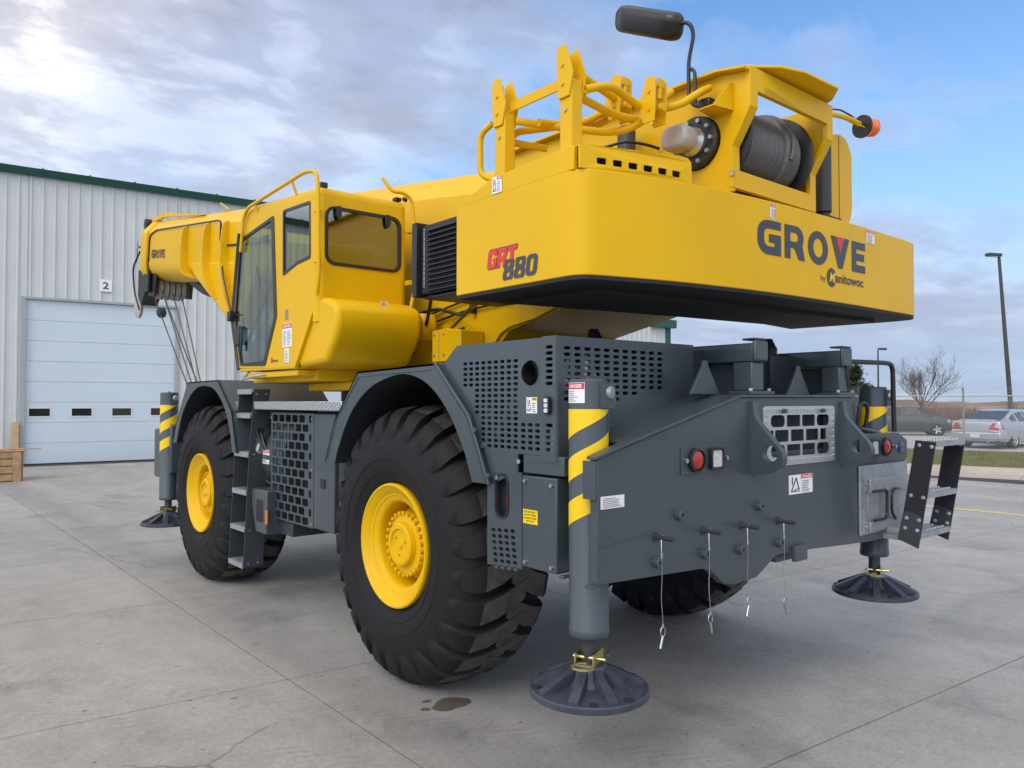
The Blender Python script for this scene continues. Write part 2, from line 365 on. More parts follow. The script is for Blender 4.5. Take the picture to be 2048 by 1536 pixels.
# ------------------------------------------------------------------ ground, kerb, grass, road, field
def ground_mat(name, col, stain, scale, bump, tint=0.10, rough=0.85, streak=0.0, speck=0.0, marks=False):
    m = bpy.data.materials.new(name); m.use_nodes = True; nt = m.node_tree; N = nt.nodes; L = nt.links; b = N['Principled BSDF']
    geo = N.new('ShaderNodeNewGeometry'); oi = N.new('ShaderNodeObjectInfo')
    def nz(s, d=6, r=0.6, st=(1,1,1)):
        mp = N.new('ShaderNodeMapping'); mp.inputs['Scale'].default_value = st; L.new(geo.outputs['Position'], mp.inputs[0])
        n = N.new('ShaderNodeTexNoise'); n.inputs['Scale'].default_value = s; n.inputs['Detail'].default_value = d; n.inputs['Roughness'].default_value = r
        L.new(mp.outputs[0], n.inputs['Vector']); return n.outputs[0]
    def rmp(f, p0, p1, c0, c1):
        r = N.new('ShaderNodeValToRGB'); r.color_ramp.elements[0].position = p0; r.color_ramp.elements[1].position = p1
        r.color_ramp.elements[0].color = (*c0, 1); r.color_ramp.elements[1].color = (*c1, 1); L.new(f, r.inputs[0]); return r.outputs[0]
    def mul(a, b_, f=1.0):
        x = N.new('ShaderNodeMix'); x.data_type = 'RGBA'; x.blend_type = 'MULTIPLY'; x.inputs[0].default_value = f
        L.new(a, x.inputs[6]); L.new(b_, x.inputs[7]); return x.outputs[2]
    c = rmp(nz(scale), 0.28, 0.72, stain, col)
    c = mul(c, rmp(nz(scale*7, 8, 0.7), 0.3, 0.7, (0.85,)*3, (1.08,)*3))
    c = mul(c, rmp(nz(scale*60, 4, 0.7), 0.3, 0.7, (0.82,)*3, (1.12,)*3))
    if streak:
        c = mul(c, rmp(nz(0.9, 5, 0.6, (1.0, 0.16, 1)), 0.44, 0.60, (1-streak, 1-streak, 1-streak*0.9), (1,)*3))
        c = mul(c, rmp(nz(0.7, 6, 0.62, (1, 1, 1)), 0.35, 0.43, (0.80, 0.80, 0.81), (1,)*3))
    if speck:
        c = mul(c, rmp(nz(13, 2, 0.5), 0.255, 0.29, (0.50,)*3, (1,)*3)); 
        c = mul(c, rmp(nz(5, 2, 0.5, (1, 3, 1)), 0.73, 0.77, (1,)*3, (1.28,)*3))
    if marks:      # traffic band beside the long joint, damp patch on the right, thin cracks, tyre scuffs
        sp = N.new('ShaderNodeSeparateXYZ'); L.new(geo.outputs['Position'], sp.inputs[0])
        def mth(op, a, b2=None, c2=None, cl=False):
            n = N.new('ShaderNodeMath'); n.operation = op; n.use_clamp = cl
            for i, q in enumerate((a, b2, c2)):
                if q is None: continue
                if isinstance(q, (int, float)): n.inputs[i].default_value = q
                else: L.new(q, n.inputs[i])
            return n.outputs[0]
        wob = mth('MULTIPLY_ADD', nz(1.1, 4, 0.6), 0.9, -0.45)
        bx_ = mth('ABSOLUTE', mth('ADD', mth('ADD', sp.outputs[0], 1.78), mth('MULTIPLY', wob, 0.35)))
        c = mul(c, rmp(bx_, 0.10, 0.42, (0.84, 0.84, 0.85), (1,)*3))
        dx = mth('DIVIDE', mth('SUBTRACT', sp.outputs[0], 3.6), 1.5); dy = mth('DIVIDE', mth('ADD', sp.outputs[1], 2.1), 0.62)
        dd = mth('ADD', mth('SQRT', mth('ADD', mth('MULTIPLY', dx, dx), mth('MULTIPLY', dy, dy))), wob)
        c = mul(c, rmp(dd, 0.80, 1.0, (0.84, 0.85, 0.87), (1,)*3))
        vo = N.new('ShaderNodeTexVoronoi'); vo.feature = 'DISTANCE_TO_EDGE'; vo.inputs['Scale'].default_value = 0.33
        wv = N.new('ShaderNodeTexNoise'); wv.inputs['Scale'].default_value = 1.6; wv.inputs['Detail'].default_value = 7; L.new(geo.outputs['Position'], wv.inputs['Vector'])
        av = N.new('ShaderNodeVectorMath'); av.operation = 'MULTIPLY_ADD'; L.new(wv.outputs['Color'], av.inputs[0]); av.inputs[1].default_value = (.5, .5, 0); L.new(geo.outputs['Position'], av.inputs[2]); L.new(av.outputs[0], vo.inputs['Vector'])
        ck = mth('MAXIMUM', mth('MULTIPLY', vo.outputs[0], 1.0), mth('MULTIPLY_ADD', nz(0.28, 2, 0.5), 0.5, -0.235, True))
        c = mul(c, rmp(ck, 0.0012, 0.0030, (0.55, 0.54, 0.53), (1,)*3))
        for cx in (-1.05, -0.35):      # faint lugged tyre prints running across the foreground
            u = mth('ADD', mth('SUBTRACT', sp.outputs[0], cx), mth('MULTIPLY', mth('ADD', sp.outputs[1], 3.0), 0.62))
            inb = mth('LESS_THAN', mth('ABSOLUTE', u), 0.14)
            lug = mth('GREATER_THAN', mth('SINE', mth('MULTIPLY_ADD', mth('ABSOLUTE', u), 45.0, mth('MULTIPLY', sp.outputs[1], 62.0))), 0.1)
            kk = mth('MULTIPLY', mth('MULTIPLY', inb, lug), mth('MULTIPLY_ADD', nz(2.3, 4, 0.6), 0.9, -0.32, True))
            c = mul(c, rmp(kk, 0.0, 0.4, (1,)*3, (0.82, 0.80, 0.78)))
    ob = rmp(oi.outputs['Random'], 0, 1, (1-tint,)*3, (1+tint*0.5, 1+tint*0.48, 1+tint*0.42)); c = mul(c, ob)
    L.new(c, b.inputs['Base Color']); b.inputs['Roughness'].default_value = rough
    bp = N.new('ShaderNodeBump'); bp.inputs['Strength'].default_value = bump; bp.inputs['Distance'].default_value = 0.01
    L.new(nz(90, 5, 0.7), bp.inputs['Height']); L.new(bp.outputs[0], b.inputs['Normal'])
    return m
M['slab'] = ground_mat('slab_concrete', (0.405, 0.402, 0.376), (0.330, 0.328, 0.308), 0.55, 0.25, 0.07, 0.66, 0.13, 1, True)
M['joint'] = mat('joint_dirt', (0.045, 0.042, 0.038), 0.95)
M['lot'] = ground_mat('lot_concrete', (0.41, 0.395, 0.36), (0.31, 0.30, 0.28), 0.3, 0.2, 0.0)
M['kerb'] = ground_mat('kerb_concrete', (0.46, 0.42, 0.36), (0.36, 0.33, 0.29), 0.6, 0.2, 0.05)
M['grassg'] = ground_mat('grass_soil', (0.165, 0.160, 0.065), (0.105, 0.115, 0.042), 0.7, 0.6, 0.0, 1.0)
M['road'] = ground_mat('road_concrete', (0.44, 0.43, 0.42), (0.36, 0.35, 0.34), 0.4, 0.2, 0.0)
M['field'] = ground_mat('dry_field', (0.33, 0.24, 0.14), (0.24, 0.18, 0.10), 0.05, 0.3, 0.0, 1.0)
M['paint'] = mat('worn_yellow_paint', (0.62, 0.50, 0.20), 0.8, var=0.3, vscale=9)
K0 = V((18.4, 2.17, 0)); KE = V((-0.208, 0.978, 0)); KP = V((0.978, 0.208, 0))
def KQ(t, p, z=0.0): return K0+KE*t+KP*p+V((0, 0, z))
def strip(name, p0, p1, z, mt, t0=-80, t1=200):
    mb = MB(); mb.add([KQ(t0, p0, z), KQ(t0, p1, z), KQ(t1, p1, z), KQ(t1, p0, z)], [(0,1,2,3)])
    return tag(mb.build(name, mt), kind='structure')
g = MB(); g.add([(-700,-700,-0.03),(900,-700,-0.03),(900,900,-0.03),(-700,900,-0.03)], [(0,1,2,3)]); tag(g.build('ground', 'field'), kind='structure')
g = MB(); g.add([KQ(-80, 0, -0.016), KQ(200, 0, -0.016), (-160, 200, -0.016), (-160, -80, -0.016)], [(0,1,2,3)]); tag(g.build('concrete_lot', 'lot'), kind='structure')
# apron: jointed slabs, each its own piece, over a dark joint bed
ap = MB(); ap.add([KQ(-17, -0.12, -0.012), KQ(24, -0.12, -0.012), (-12, 25.5, -0.012), (-12, -9, -0.012)], [(0,1,2,3)])
apron = tag(ap.build('apron', 'joint', org=(0,0,0)), kind='structure')
DX, DY, SL = 3.0, 2.65, -0.092
def slab_mesh():
    mb = MB(); gap = 0.006; ch = 0.0012
    def ring(i, z): return [(0+i, 0+i+SL*i, z), (DX-i, i+SL*(DX-i), z), (DX-i, DY-i+SL*(DX-i), z), (i, DY-i+SL*i, z)]
    vs = ring(gap, -0.011)+ring(gap, -0.005)+ring(gap+ch, 0.0); fs = [(8,9,10,11)]
    for k in (0, 4):
        for j in range(4): fs.append((k+j, k+(j+1) % 4, k+4+(j+1) % 4, k+4+j))
    return mb.add(vs, fs)
first = None
for i in range(-3, 8):
    for j in range(-4, 9):
        x = -2.085+DX*i; y = 0.53+SL*(x+2.085)+DY*j
        cx = x+DX/2; cy = y+DY/2
        if (V((cx, cy, 0))-K0).dot(KP) > -1.45 or cy > 22.6-0.0945*cx or cx < -9: continue
        if first is None:
            first = slab_mesh().build('slab', 'slab', apron, org=(0,0,0)); first.location = (x, y, 0)
        else:
            c = first.copy(); COL.objects.link(c); c.parent = apron; c.location = (x, y, 0)
# kerb with gutter, segment by segment
kerb = tag(empty('kerb', KQ(0, 0)), kind='structure')
def kerb_piece(t0, t1):
    mb = MB(); prof = [(-1.35, -0.012), (-1.35, 0.003), (-0.35, 0.0), (-0.10, 0.03), (0.0, 0.13), (0.06, 0.155), (0.30, 0.16), (0.30, -0.012)]
    mb.loft([[KQ(t, p, z) for p, z in prof] for t in (t0, t1)])
    return mb.build('kerb_section', 'kerb', kerb, smooth=50)
for k in range(-6, 9): kerb_piece(k*3.0+0.006, k*3.0+2.994)
strip('grass_strip', 0.30, 8.2, 0.145, 'grassg'); strip('road', 8.2, 25.0, 0.11, 'road'); strip('far_grass', 25.0, 38.0, 0.10, 'grassg')
strip('access_road', 37.0, 38.6, 0.13, 'kerb')
# painted line on the lot
mb = MB(); a = V((10.30, -3.2, 0.004)); b = V((10.44, 2.2, 0.004)); w = V((0.09, 0, 0)); mb.add([a-w, a+w, b+w, b-w], [(0,1,2,3)])
tag(mb.build('painted_line', 'paint'), kind='structure')
# grass blades on the near strip (nobody could count them)
M['blade'] = mat('grass_blade', (0.17, 0.185, 0.062), 0.9, var=0.45, vscale=1.5)
mb = MB(); rg = random.Random(3)
for _ in range(16000):
    t = rg.uniform(-9, 12); p = 0.34+7.8*rg.random()**1.3; q = KQ(t, p, 0.14); a = rg.uniform(0, pi); h = rg.uniform(0.02, 0.07); d = V((math.cos(a), math.sin(a), 0))*0.012
    ln = V((rg.uniform(-.03,.03), rg.uniform(-.03,.03), h)); n = len(mb.v); mb.v += [q-d, q+d, q+ln]; mb.f.append((n, n+1, n+2)); mb.m.append(0)
tag(mb.build('grass_blades', 'blade', recalc=False), 'short grass on the strip behind the kerb', kind='stuff')
# oil spot, lying on the slab
M['oil'] = mat('oily_damp', (0.115, 0.102, 0.082), 0.40, var=0.25, vscale=12)
def blob(cx, cy, rx, ry, sd, n=26):
    rr = random.Random(sd); ph = [rr.uniform(0, 6.28) for _ in range(4)]
    return [(cx+rx*math.cos(t)*(1+.13*math.sin(2*t+ph[0])+.10*math.sin(3*t+ph[1])+.05*math.sin(6*t+ph[2])), cy+ry*math.sin(t)*(1+.13*math.sin(2*t+ph[0])+.10*math.sin(3*t+ph[1])+.05*math.sin(7*t+ph[3]))) for t in [2*pi*i/n for i in range(n)]]
mb = MB()
for cx, cy, rx, ry, sd in ((-1.49, -0.53, 0.115, 0.10, 3), (-1.66, -0.50, 0.03, 0.025, 5), (-1.585, -0.40, 0.026, 0.022, 8)): mb.plate(blob(cx, cy, rx, ry, sd), [], TZ(0.003), (0,0,-0.0025))
tag(mb.build('oil_spot', 'oil'), 'dark oily wet spot on the concrete between the rear tyre and the nearest outrigger pad', 'oil spot')

# ------------------------------------------------------------------ metal building on the left
M['siding'] = mat('siding_paint', (0.545, 0.585, 0.575), 0.42, var=0.06, vscale=0.8, metal=0.0, rvar=0.05)
M['siding2'] = M['siding']
M['doorp'] = mat('overhead_door_paint', (0.53, 0.63, 0.69), 0.45, var=0.04, vscale=0.7)
M['green'] = mat('green_trim', (0.010, 0.085, 0.058), 0.4, var=0.1)
M['roofm'] = mat('roof_metal', (0.35, 0.37, 0.36), 0.5)
M['jamb'] = mat('door_jamb', (0.33, 0.36, 0.37), 0.5)
M['rust'] = mat('white_trim', (0.62, 0.62, 0.60), 0.5)
BA = V((-0.735, 22.51, 0)); BD = V((0.99556, -0.09411, 0)); BN = V((-0.09411, -0.99556, 0))   # along the wall, and out of it
def BW(s, z, o=0.0): return BA+BD*s+BN*o+V((0, 0, z))
bld = tag(empty('metal_building', BW(6, 0)), 'pale ribbed metal industrial building with green eave trim and white overhead doors', 'building')
EZ = 8.72; S0, S1 = -16.0, 26.0
doors = [(0.0, 4.24, 4.98), (6.18, 10.4, 4.98)]
def rib_panel(s0, s1, z0, z1):
    mb = MB(); w = s1-s0
    prof = [(0, 0.0), (0.015, 0.0), (0.035, 0.035), (0.075, 0.035), (0.095, 0.0)]
    if w > 0.2: prof += [(w*0.45, 0.0), (w*0.47, 0.006), (w*0.53, 0.006), (w*0.55, 0.0)]
    prof = [p for p in prof if p[0] < w-0.001]+[(w, 0.0)]
    mb.loft([[BW(s0+a, z, b) for a, b in prof] for z in (z0, z1)], closed=False, caps=False)
    return mb.build('wall_panel', 'siding', bld, recalc=False)
s = S0; PW = 0.315
while s < S1-0.01:
    e = min(s+PW, S1); z0 = 0.03; cuts = [(s, e, 0.03)]
    for d0, d1, dz in doors:
        if e <= d0 or s >= d1: continue
        new = []
        for a, b_, q in cuts:
            if a < d0-0.004: new.append((a, d0, q))
            if b_ > d1+0.004: new.append((d1, b_, q))
            new.append((max(a, d0), min(b_, d1), dz+0.02))
        cuts = new
    for a, b_, q in cuts:
        if b_-a > 0.03: rib_panel(a, b_, q, EZ)
    s = e
mb = MB(); mb.prism([BW(S0, 0, -0.12), BW(S1, 0, -0.12), BW(S1, 0, -18), BW(S0, 0, -18)], (0, 0, EZ)); mb.build('core', 'siding2', bld)
mb = MB(); mb.prism([BW(S0-.2, EZ+0.02, -0.02), BW(S0-.2, EZ+0.16, 0.03), BW(S0-.2, EZ+0.9, -9), BW(S0-.2, EZ+0.1, -18.3), BW(S0-.2, EZ+.02, -18.3)], BD*(S1-S0+.4)); mb.build('roof', 'roofm', bld)
mb = MB(); mb.prism([BW(S0-.2, EZ-0.02, 0.04), BW(S0-.2, EZ-0.02, 0.17), BW(S0-.2, EZ+.17, 0.28), BW(S0-.2, EZ+.17, 0.04)], BD*(S1-S0+.4)); mb.build('eave_gutter', 'green', bld)
k = S0
while k < S1:
    mb = MB(); mb.prism([BW(k, EZ+.172, 0.27), BW(k, EZ+.21, 0.25), BW(k, EZ+.95, -9), BW(k, EZ+.9, -9)], BD*0.05); mb.build('roof_seam', 'green' , bld); k += 1.26
def overhead_door(s0, s1, dz, win):
    d = empty('overhead_door', BW((s0+s1)/2, 0), bld); n = 8; h = (dz-0.02)/n
    for i in range(n):
        z0 = 0.02+i*h; z1 = z0+h-0.007; rec = -0.045
        holes = []
        if i == 2 and win:
            for c in range(4):
                cx = s0+0.13+0.285+c*1.12
                holes.append([(cx-.27, 1.45), (cx+.27, 1.45), (cx+.27, 1.68), (cx-.27, 1.68)])
        mb = MB()
        mb.plate([(s0+.03, z0), (s1-.03, z0), (s1-.03, z1), (s0+.03, z1)], holes, lambda p: BW(p[0], p[1], rec), -BN*0.04)
        mb.build('door_panel', 'doorp', d)
        for hq in holes:
            mb = MB(); a0, a1 = hq[0]; b0, b1 = hq[2]
            mb.plate([(a0-.045, a1-.045), (b0+.045, a1-.045), (b0+.045, b1+.045), (a0-.045, b1+.045)], [[(a0, a1), (b0, a1), (b0, b1), (a0, b1)]], lambda p: BW(p[0], p[1], rec+.012), -BN*0.010)
            mb.build('window_frame', 'rust', d)
            mb = MB(); mb.plate(hq, [], lambda p: BW(p[0], p[1], rec-.008), -BN*0.006); mb.build('window_pane', 'wglass', d)
    mb = MB()
    for a, b_ in ((s0-.09, s0+.03), (s1-.03, s1+.09)): mb.prism([BW(a, 0.0, 0.05), BW(b_, 0.0, 0.05), BW(b_, 0.0, -0.12), BW(a, 0.0, -0.12)], (0, 0, dz))
    mb.prism([BW(s0-.09, dz, 0.055), BW(s1+.09, dz, 0.055), BW(s1+.09, dz, -0.12), BW(s0-.09, dz, -0.12)], (0, 0, 0.07)); mb.build('door_jamb', 'jamb', d)
    mb = MB(); mb.prism([BW(s0-.03, -0.005, -0.02), BW(s1+.03, -0.005, -0.02), BW(s1+.03, -0.005, -0.12), BW(s0-.03, -0.005, -0.12)], (0, 0, 0.028)); mb.build('door_seal', 'black', d)
for i, q in enumerate(doors): overhead_door(*q, i == 0)
sg = MB(); sg.prism([BW(1.97, 5.36, 0.05), BW(2.32, 5.36, 0.05), BW(2.32, 5.74, 0.05), BW(1.97, 5.74, 0.05)], BN*0.012); sign = sg.build('number_sign', 'white', bld)
sg = MB(); put_text(sg, '2', lambda p: BW(p[0], p[1], 0.066), 2.06, 5.44, 0.17, 0.22, bold=0.02); sg.build('numeral', 'inkg', sign, recalc=False)
# low annex at the far end, with green eave and corner trim
S2 = 27.35; AZ = 5.62
s = S1+0.002
while s < S2-0.05: rib_panel(s, min(s+PW, S2), 0.03, AZ); s += PW
mb = MB(); mb.prism([BW(S1, 0, -0.1), BW(S2, 0, -0.1), BW(S2, 0, -10), BW(S1, 0, -10)], (0, 0, AZ)); mb.build('annex_core', 'siding2', bld)
mb = MB(); mb.prism([BW(S1, AZ-.05, 0.05), BW(S2+.22, AZ-.05, 0.05), BW(S2+.22, AZ-.05, 0.30), BW(S1, AZ-.05, 0.30)], (0, 0, 0.40)); mb.build('annex_eave', 'green', bld)
mb = MB(); mb.prism([BW(S2-.32, 0, 0.045), BW(S2+.06, 0, 0.045), BW(S2+.06, 0, -.5), BW(S2-.32, 0, -.5)], (0, 0, AZ)); mb.build('corner_trim', 'green', bld)
mb = MB(); mb.prism([BW(S1+.01, AZ+.6, 0.3), BW(S1+.01, AZ+.68, 0.3), BW(S1+.01, AZ+2.2, -10), BW(S1+.01, AZ+.6, -10)], BD*(S2-S1)); mb.build('annex_roof', 'roofm', bld)

# ------------------------------------------------------------------ crate and plank by the door
M['wood'] = mat('crate_wood', (0.42, 0.27, 0.135), 0.8, var=0.35, vscale=5, bump=0.2)
M['woodn'] = mat('pine_plank', (0.52, 0.36, 0.19), 0.75, var=0.2, vscale=5, bump=0.15)
cr = tag(empty('wooden_crate', (-2.05, 17.3, 0)), 'slatted wooden crate standing on the concrete left of the overhead door', 'crate')
cm = Matrix.Translation((-1.49, 17.0, 0)) @ Matrix.Rotation(R(176), 4, 'Z')    # x runs left, y towards the wall side
def cbox(n, a, b, mt='wood'): m_ = MB(); m_.box(a, b, cm); return m_.build(n, mt, cr, bevel=0.006, seg=1)
for k, z in enumerate((0.02, 0.20, 0.38, 0.555)): cbox('slat', (0.02, -0.018, z), (1.30, 0.006, z+0.145+0.01*(k % 2)))
for x in (0.0, 1.14): cbox('corner_board', (x, 0.008, 0.0), (x+0.17, 0.032, 0.70))
for k, z in enumerate((0.02, 0.20, 0.38, 0.555)): cbox('slat', (-0.020, -1.0, z), (0.0, -0.02, z+0.15))
for y in (-1.0, -0.19): cbox('corner_board', (-0.045, y, 0.0), (-0.022, y+0.17, 0.70))
for k in range(6): cbox('lid_board', (-0.10+0.245*k*0.98, -1.02, 0.712), (0.13+0.245*k*0.98, 0.05, 0.735))
cbox('top_batten', (-0.42, -0.30, 0.737), (0.9, -0.21, 0.757)); cbox('core', (0.03, -0.98, 0.03), (1.28, -0.03, 0.69))
pm = MB(); pm.box((-0.09, -0.02, 0), (0.09, 0.02, 1.28), Matrix.Translation(BW(-0.20, 0, 0.17)) @ Matrix.Rotation(R(-5.4), 4, 'Z') @ Matrix.Rotation(R(-3.5), 4, 'X'))
tag(pm.build('timber_plank', 'woodn', bevel=0.004, seg=1), 'pale timber plank leaning upright against the wall behind the crate', 'plank')

# ------------------------------------------------------------------ chain link fence
M['fence'] = mat('fence_galvanised', (0.40, 0.41, 0.40), 0.5, metal=0.6)
fn = tag(empty('chain_link_fence', KQ(3, 8.0, 0.12)), 'galvanised chain link fence with barbed wire in front of the parked cars', 'fence')
FT0, FT1, FH = -9.0, 30.0, 2.02
posts = [FT0+3.05*i for i in range(13)]
off = (V((25.77, 6.2, 0))-K0).dot(KE)-posts[4]; posts = [p+off for p in posts]
for t in posts:
    mb = MB(); mb.tube([KQ(t, 8.0, 0.10), KQ(t, 8.0, FH+.12), KQ(t, 7.86, FH+.40)], 0.032, 8); mb.build('post', 'fence', fn, smooth=40)
mb = MB(); mb.tube([KQ(posts[0], 8.0, FH+.08), KQ(posts[-1], 8.0, FH+.08)], 0.021, 8); mb.build('top_rail', 'fence', fn, smooth=40)
for i in range(3):
    mb = MB(); mb.tube([KQ(posts[0], 7.95-.04*i, FH+.2+.08*i), KQ(posts[-1], 7.95-.04*i, FH+.2+.08*i)], 0.004, 4); mb.build('barbed_wire', 'fence', fn)
mb = MB(); p = 0.075; ta, tb = posts[1], posts[8]; z0, z1 = 0.16, FH+.08
def wire(t0, za, t1, zb):
    d = V((0, 0, 1)); a = KQ(t0, 7.99, za); b = KQ(t1, 7.99, zb); w = KE*0.0034; n = len(mb.v); mb.v += [a-w, a+w, b+w, b-w]; mb.f.append((n, n+1, n+2, n+3)); mb.m.append(0)
n_ = int((tb-ta+z1-z0)/p)
for i in range(n_):
    c = ta-(z1-z0)+i*p
    a0 = max(c, ta); b0 = min(c+(z1-z0), tb)
    if b0 > a0: wire(a0, z0+(a0-c), b0, z0+(b0-c)); wire(a0, z1-(a0-c), b0, z1-(b0-c))
tag(mb.build('chain_mesh', 'fence', fn, recalc=False), kind='stuff')

# ------------------------------------------------------------------ lamp posts
M['pole'] = mat('pole_bronze', (0.052, 0.058, 0.058), 0.5, metal=0.2)
def lamp_post(base, h, r, arm, label, lean=V((0,0,0)), az=0.0):
    o = tag(empty('street_lamp', base), label, 'street lamp', 'parking lot lamps'); b = V(base); top = b+lean+V((0, 0, h)); d = V((math.cos(az), math.sin(az), 0)); q = V((-d.y, d.x, 0))
    mb = MB(); mb.tube([b, top], r, 10, radii=[r, r*0.62]); mb.build('pole', 'pole', o, smooth=40)
    mb = MB(); mb.cyl(b, b+V((0,0,.6)), r*2.0, 14); mb.build('base', 'road', o, smooth=40)
    mb = MB(); mb.prism([top+V((0,0,-.02))-d*.1-q*.18, top+d*arm-q*.20+V((0,0,-.02)), top+d*arm+q*.20+V((0,0,-.02)), top-d*.1+q*.18+V((0,0,-.02))], (0,0,.20)); h_ = mb.build('lamp_head', 'pole', o, bevel=0.03)
    mb = MB(); mb.prism([top+V((0,0,-.05))+d*.15-q*.13, top+d*(arm-.1)-q*.13+V((0,0,-.05)), top+d*(arm-.1)+q*.13+V((0,0,-.05)), top+d*.15+q*.13+V((0,0,-.05))], (0,0,.028)); mb.build('lens', 'clear', h_)
lamp_post((52.8, 12.9, 0.1), 11.3, 0.15, 0.95, 'tall dark lamp post leaning slightly behind the silver sedan', lean=V((-.55,.46,0)), az=R(155))
lamp_post((71.36, 29.98, 0.1), 6.9, 0.11, -0.9, 'small distant lamp post left of the bare tree', lean=V((0,0,0)), az=R(155))

# ------------------------------------------------------------------ trees and far brush
M['bark'] = mat('bare_bark', (0.14, 0.105, 0.088), 0.9, var=0.3, vscale=3)
M['pine'] = mat('pine_needles', (0.040, 0.055, 0.030), 0.8, var=0.5, vscale=1.2)
M['brush'] = mat('winter_brush', (0.20, 0.135, 0.105), 0.95, var=0.5, vscale=0.35)
M['farwood'] = mat('far_wood', (0.26, 0.20, 0.17), 1.0, var=0.4, vscale=0.05)
def bare_tree(base, h, sd, label):
    rg = random.Random(sd); o = tag(empty('bare_tree', base), label, 'tree'); tr = MB(); crn = MB(); b = V(base)
    def branch(p, d, l, r, lv):
        mb = tr if lv == 0 else crn; pts = [p]; rad = [r]; n = 4 if lv < 3 else 2
        for i in range(n):
            d = (d+V((rg.uniform(-1,1), rg.uniform(-1,1), rg.uniform(-.35,.75)))*(0.10+0.05*lv)).normalized(); p = p+d*l/n; pts.append(p); rad.append(r*(1-0.55*(i+1)/n))
        mb.tube(pts, r, 7 if lv < 2 else (5 if lv < 3 else 3), radii=rad)
        if lv >= 5: return
        k = [10, 5, 4, 4, 2][lv]
        for i in range(k):
            t = rg.uniform(0.55, 1.0) if lv == 0 else rg.uniform(0.25, 1.0); idx = min(int(t*n), n-1); q = pts[idx].lerp(pts[idx+1], t*n-idx)
            a = rg.uniform(0, 2*pi) if lv else 2*pi*i/k+rg.uniform(-.3,.3); sp = rg.uniform(0.35, 0.95) if lv == 0 else rg.uniform(0.28, 0.62)
            e = d.orthogonal().normalized(); e = (Matrix.Rotation(a, 3, d) @ e)
            nd = (d*math.cos(sp)+e*math.sin(sp)+V((0,0,.12))).normalized()
            branch(q, nd, l*(rg.uniform(1.0, 1.5) if lv == 0 else rg.uniform(.5,.75)), max(rad[idx]*rg.uniform(.42,.6), 0.006), lv+1)
    branch(b, V((0.02,0,1)), h*0.30, h*0.030, 0)
    tr.build('trunk', 'bark', o, smooth=60, recalc=False); crn.build('crown', 'bark', o, recalc=False)
bare_tree((58.9, 20.85, 0.1), 5.5, 17, 'bare winter tree with a broad twiggy crown behind the parked cars')
def pine_tree(base, h, w, sd, label):
    rg = random.Random(sd); o = tag(empty('pine_tree', base), label, 'tree'); b = V(base)
    mb = MB(); mb.tube([b, b+V((0,0,h*.95))], .2, 8, radii=[h*.03, h*.006]); mb.build('trunk', 'bark', o, smooth=60)
    mb = MB()
    for i in range(110):
        z = rg.uniform(.08, .98); a = rg.uniform(0, 2*pi); rr = w*(1-z**1.6)*rg.uniform(.55, 1.05)+.15; tip = b+V((rr*math.cos(a), rr*math.sin(a), h*z+rg.uniform(-.1,.3))); s0 = b+V((0,0,h*z-.15))
        for k in range(90):
            t = rg.random()**0.6; q = s0.lerp(tip, t)+V((rg.gauss(0,.13), rg.gauss(0,.13), rg.gauss(0,.10))); d = V((rg.uniform(-1,1), rg.uniform(-1,1), rg.uniform(-.3,1))).normalized()*rg.uniform(.14,.30); e = d.orthogonal().normalized()*.05
            n = len(mb.v); mb.v += [q-e, q+e, q+d]; mb.f.append((n, n+1, n+2)); mb.m.append(0)
    mb.build('crown', 'pine', o, recalc=False)
pine_tree((54.9, 24.3, 0.1), 4.5, 2.0, 5, 'dense dark green pine behind the rear of the crane')
rg = random.Random(21); mb = MB()
def twig_clump(c, w, h, n, sz):
    for _ in range(n):
        a = rg.uniform(0, 2*pi); r = w*rg.random()**.5; q = V(c)+V((r*math.cos(a), r*math.sin(a), 0)); hh = h*(1-(r/w)**2*.6)*rg.uniform(.4, 1.0)
        d = V((rg.uniform(-.5,.5), rg.uniform(-.5,.5), 1)).normalized()*hh; e = V((rg.uniform(-1,1), rg.uniform(-1,1), 0)).normalized()*sz
        k = len(mb.v); mb.v += [q-e, q+e, q+d]; mb.f.append((k, k+1, k+2)); mb.m.append(0)
for t, w, h in ((14, 7, 2.2), (3, 4.5, 2.5), (-4, 2.2, 2.0), (22, 9, 2.2), (32, 10, 2.4), (-14, 5, 1.1), (-24, 7, 1.3), (45, 12, 2.6), (6, 3, 1.9), (-9, 3, 0.9)):
    twig_clump(KQ(t+10, 70+rg.uniform(-5, 5), 0), w, h, 1500, 0.07)
tag(mb.build('brush_thicket', 'brush', recalc=False), 'leafless reddish brown brush along the far edge of the field', kind='stuff')
mb = MB(); pts = []
for i in range(150):
    t = -260+i*5.0; h = 2.6+2.2*noise.noise(V((t*.035, 3.3, 0)))+1.2*noise.noise(V((t*.2, 1.3, 0))); pts.append((t, max(h, 1.5)))
for (ta, ha), (tb, hb) in zip(pts, pts[1:]):
    mb.prism([KQ(ta, 420, 0), KQ(tb, 420, 0), KQ(tb, 420, hb), KQ(ta, 420, ha)], KP*18)
tag(mb.build('far_treeline', 'farwood'), 'hazy far treeline on the horizon', kind='stuff')
# ================================================================== the crane
crane = tag(empty('mobile_crane', (0, 1.95, 0)), 'big yellow and dark grey four wheeled mobile crane parked on the concrete apron', 'crane')
